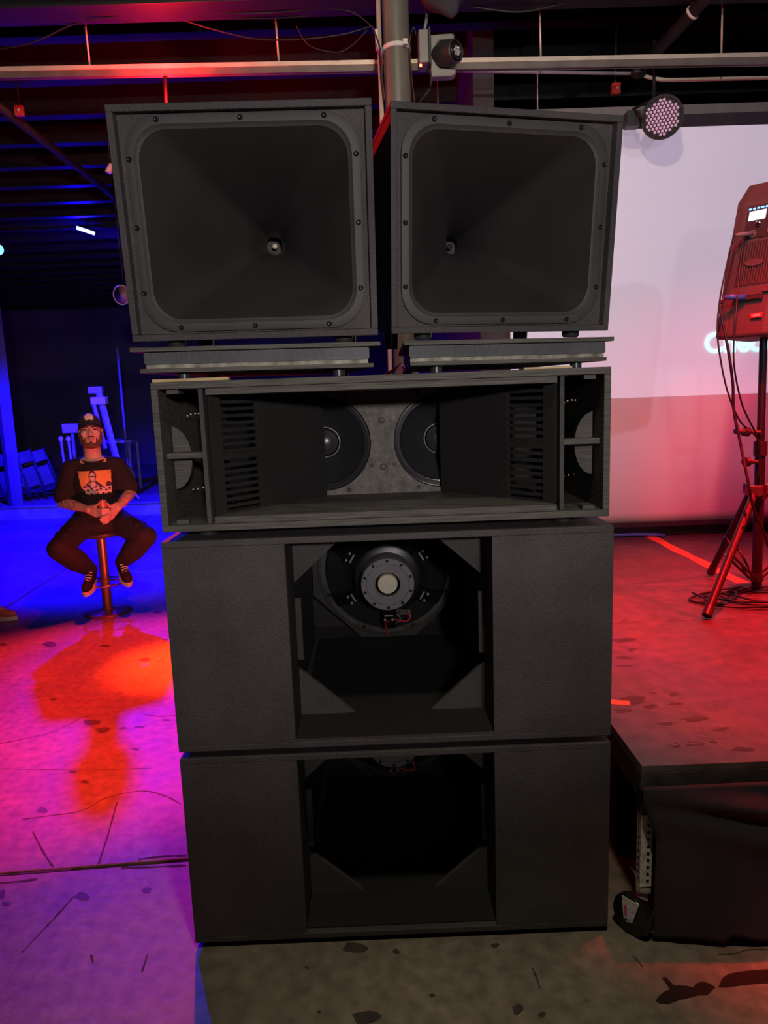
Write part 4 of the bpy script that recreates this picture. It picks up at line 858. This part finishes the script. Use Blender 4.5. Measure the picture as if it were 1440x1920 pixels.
for px, l in ((114, 'thin pale post with a knob top, left of the pair'), (128, 'thin pale post with a knob top, nearer the seated man')):
    p = far(px, 823, 8.9); pt = thing('barrier_post', l, 'post', (p.x, p.y, .2), group='pair of thin posts'); bm = BM(); tube(bm, [(0.03, 0, .02), (0, 0, p.z - .2)], .018, 8); obj('post', bm, 'bluegrey', pt, True); bm = BM(); ell(bm, (0, 0, p.z - .2), (.035, .035, .04), seg=12); obj('knob', bm, 'whitepaint', pt, True); bm = BM(); lathe(bm, [(.045, 0), (.042, .02), (.02, .03)], (.03, 0, 0), (0, 0, 1), 20); obj('base', bm, 'greyboard', pt, 'auto')
p = far(217, 862, 9.55); hp_ = thing('cable_reel', 'round cable reel on the platform behind the seated man', 'reel', (p.x, p.y, .2))
zc_ = .26; bm = BM(); lathe(bm, [(.26, -.02), (.26, .02), (.22, .02), (.22, -.02)], (0, -.1, zc_), (0, 1, 0), 32, False); obj('flange', bm, 'greyboard', hp_, 'auto'); bm = BM(); lathe(bm, [(.26, -.02), (.26, .02), (.22, .02), (.22, -.02)], (0, .1, zc_), (0, 1, 0), 32, False); obj('flange', bm, 'greyboard', hp_, 'auto'); bm = BM(); lathe(bm, [(.225, -.09), (.225, .09)], (0, 0, zc_), (0, 1, 0), 24); obj('drum', bm, 'cable', hp_, 'auto')
p = far(226, 720, 10.5); bm = BM(); tube(bm, [(p.x, p.y, .2), (p.x, p.y, p.z + .6)], .02, 8); tag(obj('thin_pole', bm, 'greyboard', None, True), 'thin dark pole far behind the seated man beside the left horn riser', 'pole')
bm = BM(); tube(bm, [(far(8, 900, 8.5).x, 8.75, .2), (far(8, 900, 8.5).x, 8.75, 3.9)], .11, 4); tag(struct(obj('trim_3', bm, 'farwall', None)), 'square post at the left edge', 'post')

# ------------------------------------------------------------------ people
def fingers(bm, wrist, knuckle, mids, tips, r=.0085):
    wrist, knuckle = Vector(wrist), Vector(knuckle)
    cap_(bm, wrist, wrist + (knuckle - wrist) * .35, .026, .03)
    n = len(mids)
    for i in range(n):
        k = Vector(knuckle) + Vector((0, 0, 1)) * (.027 - .018 * i) * 1.0
        cap_(bm, wrist + (knuckle - wrist) * .3 + Vector((0, 0, .014 - .009 * i)), k, .017, .0125)
        cap_(bm, k, mids[i], r * 1.15, r); cap_(bm, mids[i], tips[i], r, r * .82)
def shoe(parent, name, mx, mu, ms, ml):
    """shoe in local space: heel at y=+.1, toe at y=-.19, sole at z=0"""
    t = None
    out = []
    for k in range(28):
        a = 2 * PI * k / 28; y = math.sin(a); x = math.cos(a); w = .042 + .008 * (1 if y < 0 else -.5)
        out.append((x * w * (1 if abs(y) < .9 else .95), -.045 + y * .145))
    bm = BM(); prism(bm, out, 'z', 0, .03); bmesh.ops.transform(bm, matrix=mx, verts=bm.verts[:]); so = obj('shoe_sole', bm, ms, parent, 'auto')
    bm = BM(); ell(bm, (0, -.12, .045), (.04, .062, .032)); cap_(bm, (0, -.09, .05), (0, .04, .062), .038, .04); cap_(bm, (0, -.04, .065), (0, .05, .1), .03, .038); ell(bm, (0, .055, .06), (.037, .04, .055))
    bmesh.ops.transform(bm, matrix=mx, verts=bm.verts[:]); up = remesh(obj('shoe_upper', bm, mu, parent, True), .006, 4)
    for k in range(5):
        y = -.085 + .022 * k; z = .082 + .011 * k
        bm = BM(); tube(bm, [(-.026, y, z - .008), (0, y - .006, z + .006), (.026, y, z - .008)], .0048, 6); bmesh.ops.transform(bm, matrix=mx, verts=bm.verts[:]); obj('lace', bm, ml, up, True)
    return up

def head(bm, c, tilt=0.0):
    """skull, jaw, nose, ears around head centre c, face towards -y"""
    E_ = Euler((tilt, 0, 0)); mx = Matrix.Translation(Vector(c)) @ E_.to_matrix().to_4x4(); b = BM()
    ell(b, (0, .012, .028), (.077, .096, .093)); ell(b, (0, -.03, -.035), (.066, .062, .078)); ell(b, (0, -.048, -.088), (.04, .036, .028))
    ell(b, (-.04, -.055, -.022), (.03, .03, .03)); ell(b, (.04, -.055, -.022), (.03, .03, .03)); ell(b, (0, -.078, .022), (.058, .017, .013))
    cap_(b, (0, -.088, .012), (0, -.112, -.026), .010, .0145); ell(b, (-.013, -.1, -.03), (.010, .012, .009)); ell(b, (.013, -.1, -.03), (.010, .012, .009))
    ell(b, (0, -.086, -.058), (.026, .013, .007)); ell(b, (0, -.085, -.07), (.023, .012, .007))
    for s in (-1, 1): ell(b, (s * .08, .012, -.012), (.010, .022, .032)); ell(b, (s * .084, .016, .004), (.009, .018, .018))
    for s in (-1, 1): ell(b, (s * .032, -.081, .006), (.015, .01, .009))
    bmesh.ops.transform(b, matrix=mx, verts=b.verts[:]); me = bpy.data.meshes.new('tmp'); b.to_mesh(me); b.free(); bm.from_mesh(me); bpy.data.meshes.remove(me)
    return mx

# --- seated man
MANX, MANY = -2.19, 3.573
man = thing('person', 'bearded man in black cap and printed black t-shirt sitting on a bar stool', 'person', (MANX, MANY, 0), (0, 0, rad(21)))
HC = (0.0, -.02, 1.425)
bm = BM(); mx = head(bm, HC, rad(-4))
cap_(bm, (0, .012, 1.375), (0, .03, 1.20), .058, .066); ell(bm, (0, .02, 1.185), (.13, .07, .05)); ell(bm, (0, .03, 1.0), (.14, .09, .2)); ell(bm, (0, .04, .8), (.14, .1, .12))
SR, SL = Vector((-.165, .03, 1.15)), Vector((.17, .03, 1.15)); ER, EL = Vector((-.245, .0, .895)), Vector((.25, .0, .935)); WR, WL = Vector((-.085, -.215, .862)), Vector((.165, -.215, .875))
for s_, e, w in ((SR, ER, WR), (SL, EL, WL)): cap_(bm, s_, e, .05, .042); cap_(bm, e, e + (w - e) * .45, .043, .041); cap_(bm, e + (w - e) * .45, w, .041, .027)
CAN = Vector((.038, -.285, .86))
kr = Vector((-.012, -.29, .835)); mids = [Vector((.03, -.338, .862 - .018 * i)) for i in range(4)]; tips = [Vector((.078, -.325, .86 - .019 * i)) for i in range(4)]
fingers(bm, WR, kr, mids, tips)
kl = Vector((.092, -.3, .812)); mids = [Vector((.055, -.355, .812 - .016 * i)) for i in range(4)]; tips = [Vector((.006 + .012 * abs(i - 1.2), -.35 + .004 * i, .806 - .0175 * i)) for i in range(4)]
fingers(bm, WL, kl, mids, tips)
cap_(bm, WR + Vector((.03, -.02, .012)), (-.012, -.29, .885), .014, .011); cap_(bm, (-.012, -.29, .885), (.015, -.318, .905), .011, .0085)
cap_(bm, WL + Vector((-.03, -.03, .008)), (.083, -.3, .872), .014, .011); cap_(bm, (.083, -.3, .872), (.07, -.322, .9), .011, .0085)
body = remesh(obj('body', bm, 'skin', man, True), .0042, 5, .45)
# tattoos: thin patches following the forearms
bm = BM()
for s_, e, w, n in ((1, ER, WR, 9), (2, EL, WL, 8)):
    rn = random.Random(s_ * 5); d, u, v = frame_of(w - e)
    for k in range(n):
        t = .05 + .75 * k / n; r = (.043 - .012 * max(0, t - .4)) + .0005; a0 = rn.uniform(0, 6.28); ph = [(a0 + .35 * i, t + .05 * math.sin(i * 1.7 + k)) for i in range(7)]
        L_ = [bm.verts.new(e + (w - e) * tt + (u * math.cos(a) + v * math.sin(a)) * (.0435 if tt < .45 else .0435 - .016 * (tt - .45) / .55)) for a, tt in ph]
        R_ = [bm.verts.new(q.co + (w - e).normalized() * (.008 + .006 * rn.random())) for q in L_]
        for i in range(6): bm.faces.new((L_[i], L_[i + 1], R_[i + 1], R_[i]))
o = obj('tattoo', bm, 'ink', body, True)
# face details
def hp(*p): return mx @ Vector(p)
for s in (-1, 1):
    bm = BM(); ell(bm, hp(s * .032, -.0905, .004), (.012, .005, .0055), seg=12); obj('eye', bm, 'eye', body, True)
    bm = BM(); tube(bm, [hp(s * .014, -.0945, .019), hp(s * .032, -.093, .026), hp(s * .052, -.08, .02)], [.004, .0052, .003], 8); obj('eyebrow', bm, 'beard', body, True)
bm = BM(); tube(bm, [hp(-.026, -.0905, -.058), hp(-.012, -.0975, -.0645), hp(0, -.0995, -.066), hp(.012, -.0975, -.0645), hp(.026, -.0905, -.058)], [.002, .0048, .0055, .0048, .002], 8); obj('lips', bm, 'lip', body, True)
bm = BM()
jaw = [(.075, -.0, -.005), (.0745, -.01, -.045), (.064, -.035, -.085), (.036, -.068, -.112), (0, -.082, -.118)]
for s in (-1, 1):
    for a, b, r0, r1 in zip(jaw, jaw[1:], (.009, .012, .017, .02), (.012, .017, .02, .02)): cap_(bm, hp(s * a[0], a[1], a[2]), hp(s * b[0], b[1], b[2]), r0, r1)
    cap_(bm, hp(s * .004, -.0975, -.046), hp(s * .027, -.089, -.05), .006, .0045); cap_(bm, hp(s * .037, -.079, -.055), hp(s * .045, -.064, -.09), .004, .010)
cap_(bm, hp(0, -.09, -.09), hp(0, -.084, -.11), .011, .018)
remesh(obj('beard', bm, 'beard', body, True), .0045, 3)
bm = BM(); ell(bm, hp(0, .03, -.01), (.0815, .085, .05)); remesh(obj('hair', bm, 'beard', body, True), .006, 2)
# cap
bm = BM(); rings = []
for k in range(9):
    t = k / 8 * PI / 2; zz = .028 + .102 * math.sin(t); rr = math.cos(t)
    rings.append([hp(.0855 * max(rr, .02) * math.cos(a), .008 + .106 * max(rr, .02) * math.sin(a), zz + (.010 * max(0, -math.sin(a)) * (1 - k / 8)) - .012 * (1 - k / 8) * max(0, math.sin(a))) for a in [2 * PI * i / 28 for i in range(28)]])
loft(bm, rings); cp_ = obj('cap', bm, 'cap', man, True)
bm = BM(); A1, A2, A3, A4 = [], [], [], []
for i in range(15):
    a = PI + PI * (i + .0) / 14; ca, sa = math.cos(a), math.sin(a); dip = -.030 * abs(ca) ** 1.5
    A1.append(hp(.084 * ca, .008 + .104 * sa, .042 + dip * .8)); A2.append(hp(.09 * ca * .98, .0 + .165 * sa if sa < 0 else 0, .040 + dip * 1.2 + .0)); A3.append(A2[-1] + Vector((0, 0, .006))); A4.append(A1[-1] + Vector((0, 0, .008)))
loft(bm, [[a, b, c, d_] for a, b, c, d_ in zip(A1, A2, A3, A4)]); obj('brim', bm, 'cap', cp_, True)
bm = BM(); G = []
for i in range(9):
    r_ = []
    for k in range(6):
        a = rad(270 + (i - 4) * 7.5); t = rad(28 + k * 8 + 2 * math.sin(i * 1.9)); rr = math.cos(t) * 1.02
        r_.append(bm.verts.new(hp(.0855 * rr * math.cos(a), .006 + .108 * rr * math.sin(a), .030 + .104 * math.sin(t))))
    G.append(r_)
for i in range(8):
    for k in range(5):
        if (i in (0, 7)) and k in (0, 4): continue
        bm.faces.new((G[i][k], G[i + 1][k], G[i + 1][k + 1], G[i][k + 1]))
obj('cap_patch', bm, 'lace', cp_, True, label='white patch on the front of the cap')
# t-shirt
bm = BM()
ell(bm, (0, .02, 1.13), (.165, .092, .085)); ell(bm, (0, .0, 1.02), (.17, .13, .17)); ell(bm, (0, -.005, .86), (.17, .145, .17)); ell(bm, (0, .0, .77), (.185, .155, .09))
for s_, e in ((SR, ER), (SL, EL)):
    h_ = s_ + (e - s_) * .80; cap_(bm, s_, h_, .066, .078); cap_(bm, s_ + Vector((-.1 * (1 if s_.x > 0 else -1), 0, .02)), s_, .062, .066); cap_(bm, s_ + (e - s_) * .3 + Vector((-.04 * (1 if s_.x > 0 else -1), 0, 0)), h_ + Vector((-.02 * (1 if s_.x > 0 else -1), 0, 0)), .06, .075)
tee = remesh(obj('t_shirt', bm, 'tee', man, True), .008, 4)
bm = BM(); pts = [(.086 * math.cos(a), .02 + .082 * math.sin(a), 1.212 + .026 * math.sin(a)) for a in [2 * PI * i / 32 for i in range(33)]]
tube(bm, pts, .009, 8); obj('collar', bm, 'tee', tee, True)
# print on the chest: flat ink, cells coloured by region, laid on the cloth
bm = BM(); nx, nz = 66, 54; G = []
x0, x1, z0, z1 = -.118, .118, .945, 1.128
for i in range(nx + 1):
    G.append([bm.verts.new((x0 + (x1 - x0) * i / nx * 1.0, -.3, z0 + (z1 - z0) * k / nz)) for k in range(nz + 1)])
def shade(a, b):   # a,b in 0..1 (b up) -> material slot or None
    lx = .12 * (1 - b); 
    if a < lx or a > 1 - .03 * (1 - b): return None
    if b < .16:
        j = .5 + .5 * math.sin(a * 60) * math.sin(a * 23 + 1)
        return 1 if (.18 < a < .97 and b > .02 + .09 * j) else None
    if b < .33 and .16 < a < .98: return 1 if math.sin(a * 48 + b * 20) + math.sin(a * 21 - b * 33) > -.35 else 2
    cx = .43
    if ((a - cx) / .115) ** 2 + ((b - .78) / .235) ** 2 < 1:
        if ((a - cx) / .085) ** 2 + ((b - .755) / .17) ** 2 < 1: return 2 if .735 < b < .80 and abs(a - cx) < .075 else 1
        return 2
    if b < .60 and abs(a - cx - .01) < .10 + .9 * (.60 - b): 
        return 1 if (abs(a - cx) < .07 or math.sin(a * 38 + b * 30) > .75) else 2
    if ((a - .9) / .09) ** 2 + ((b - .42) / .12) ** 2 < 1: return 2
    return 0
for i in range(nx):
    for k in range(nz):
        m_ = shade((i + .5) / nx, (k + .5) / nz)
        if m_ is not None:
            f = bm.faces.new((G[i][k], G[i + 1][k], G[i + 1][k + 1], G[i][k + 1])); f.material_index = m_
bmesh.ops.delete(bm, geom=[v for v in bm.verts if not v.link_faces], context='VERTS')
pr_ = obj('chest_print', bm, ['print_o', 'print_l', 'print_d'], tee, True, label='orange rectangular print with dark figures and pale lettering')
swm = pr_.modifiers.new('lay', 'SHRINKWRAP'); swm.target = tee; swm.wrap_method = 'PROJECT'; swm.use_project_y = True; swm.use_positive_direction = True; swm.use_negative_direction = False; swm.offset = .003
# trousers
bm = BM(); HR, HL = Vector((-.1, .0, .735)), Vector((.1, .0, .735)); KR, KL = Vector((-.285, -.33, .60)), Vector((.315, -.31, .625)); AR, AL = Vector((-.095, -.15, .385)), Vector((.135, -.13, .415))
ell(bm, (0, .02, .74), (.185, .16, .105)); ell(bm, (0, -.08, .71), (.14, .1, .075))
for h_, k_, a_ in ((HR, KR, AR), (HL, KL, AL)):
    cap_(bm, h_, k_, .105, .082); cap_(bm, k_, k_ + (a_ - k_) * .55, .083, .085); cap_(bm, k_ + (a_ - k_) * .5, a_, .084, .055)
    dk = (k_ - h_).normalized()
    for q in range(4): cap_(bm, h_ + (k_ - h_) * (.15 + .2 * q) + Vector((0, -.05, .055)), h_ + (k_ - h_) * (.15 + .2 * q) + Vector((.05 if h_.x > 0 else -.05, .03, .05)), .03, .025)
tr = remesh(obj('trousers', bm, 'trous', man, True), .009, 3)
for a_, dx, nm in ((AR, rad(14), 'r'), (AL, rad(-10), 'l')):
    mxs = Matrix.Translation(Vector((a_.x, a_.y - .015, .272 + (.03 if nm == 'l' else 0)))) @ Euler((rad(14), 0, -dx)).to_matrix().to_4x4()
    shoe(man, nm, mxs, 'shoe', 'sole', 'lace')
for k in range(3):
    d, u, v = frame_of(WL - EL); c = EL + (WL - EL) * (.80 + .045 * k); bm = BM(); tube(bm, [c + (u * math.cos(a) + v * math.sin(a)) * .0345 for a in [2 * PI * i / 20 for i in range(21)]], .0035, 6); obj('wristband', bm, 'lip' if k % 2 else 'can', man, True)
# can in his hands
mr_ = Matrix.Rotation(rad(21), 3, 'Z'); cw = mr_ @ CAN + Vector((MANX, MANY, 0))
cn = thing('drink_can', 'slim red lit drink can held by the seated man', 'can', cw - Vector((0, 0, .065)))
bm = BM(); lathe(bm, [(.024, 0), (.03, .006), (.03, .118), (.026, .128)], (0, 0, 0), (0, 0, 1), 24); obj('can_body', bm, 'can', cn, 'auto'); bm = BM(); lathe(bm, [(.026, .1275), (.0262, .131), (.024, .131), (.0235, .128), (.001, .128)], (0, 0, 0), (0, 0, 1), 24); obj('rim', bm, 'chrome', cn, 'auto')
# stool
sto = thing('bar_stool', 'bar stool with a round base and foot ring under the seated man', 'stool', (MANX, MANY, 0), (0, 0, rad(21)))
bm = BM(); lathe(bm, [(.185, 0), (.187, .006), (.18, .012), (.1, .02), (.05, .028), (.042, .04)], (0, 0, 0), (0, 0, 1), 44); obj('base', bm, 'stool', sto, 'auto')
bm = BM(); lathe(bm, [(.036, .03), (.036, .60)], (0, 0, 0), (0, 0, 1), 28); obj('column', bm, 'stool', sto, 'auto')
bm = BM(); lathe(bm, [(.12, .608), (.142, .614), (.148, .625), (.148, .642), (.14, .65), (.02, .652)], (0, 0, 0), (0, 0, 1), 36); obj('seat', bm, 'seatpad', sto, 'auto')
bm = BM(); tube(bm, [(.15 * math.cos(a), -.055 + .16 * math.sin(a), .255) for a in [2 * PI * i / 36 for i in range(37)]], .0085, 10); fr_ = obj('foot_ring', bm, 'chrome', sto, True)
bm = BM(); lathe(bm, [(.0375, .235), (.043, .24), (.043, .27), (.0375, .275)], (0, 0, 0), (0, 0, 1), 24, False); obj('ring_collar', bm, 'stool', sto, 'auto')
for s in (-1, 1): bm = BM(); tube(bm, [(s * .04, 0, .255), (s * .148, -.03, .255)], .007, 8); obj('ring_arm', bm, 'chrome', fr_, True)

# --- second person, walking in from the left edge
p2 = thing('person', 'person in black trousers and red trainers walking in, mostly cut off by the left edge', 'person', (-3.13, 3.58, 0), (0, 0, rad(80)))
bm = BM(); head(bm, (0, -.01, 1.62), 0); cap_(bm, (0, .01, 1.56), (0, .02, 1.4), .055, .06); ell(bm, (0, .01, 1.3), (.17, .1, .16)); ell(bm, (0, .01, 1.08), (.15, .1, .16))
for s in (-1, 1):
    sh, e, w = Vector((s * .19, .01, 1.38)), Vector((s * .235, s * .06 + .02, 1.1)), Vector((s * .22, -.06 + s * .1, .87)); cap_(bm, sh, e, .05, .042); cap_(bm, e, w, .042, .028)
    kn_ = w + Vector((0, -.02, -.07)); cap_(bm, w, kn_, .03, .03)
    for i in range(4): m1 = kn_ + Vector((s * .004, -.028 + .017 * i, -.045)); cap_(bm, kn_ + Vector((0, -.025 + .017 * i, 0)), m1, .0095, .009); cap_(bm, m1, m1 + Vector((-s * .012, 0, -.032)), .009, .0075)
    cap_(bm, w + Vector((0, -.025, -.02)), w + Vector((-s * .01, -.055, -.075)), .012, .009)
b2_ = remesh(obj('body', bm, 'skin', p2, True), .006, 4)
for s in (-1, 1): bm = BM(); ell(bm, (s * .032, -.098, 1.625), (.011, .005, .0055), seg=10); obj('eye', bm, 'eye', b2_, True)
bm = BM(); ell(bm, (0, .028, 1.67), (.084, .098, .085)); remesh(obj('hair', bm, 'beard', b2_, True), .008, 2)
bm = BM(); ell(bm, (0, .01, 1.36), (.2, .11, .09)); ell(bm, (0, .01, 1.18), (.18, .13, .22)); ell(bm, (0, .01, .98), (.18, .135, .14))
for s in (-1, 1): cap_(bm, (s * .17, .01, 1.38), (s * .225, s * .05 + .02, 1.17), .068, .07)
remesh(obj('t_shirt', bm, 'tee', p2, True), .009, 3)
bm = BM(); ell(bm, (0, .01, .93), (.17, .125, .11))
for s, kn_, an in ((-1, Vector((-.1, -.10, .50)), Vector((-.09, -.10, .12))), (1, Vector((.1, .02, .5)), Vector((.1, .28, .17)))):
    cap_(bm, (s * .09, .01, .9), kn_, .1, .072); cap_(bm, kn_, an, .075, .05)
remesh(obj('trousers', bm, 'trous', p2, True), .009, 3)
shoe(p2, 'r', Matrix.Translation((-.09, -.125, .004)), 'trainer', 'sole', 'lace'); shoe(p2, 'l', Matrix.Translation((.1, .30, .06)) @ Euler((rad(28), 0, 0)).to_matrix().to_4x4(), 'trainer', 'sole', 'lace')
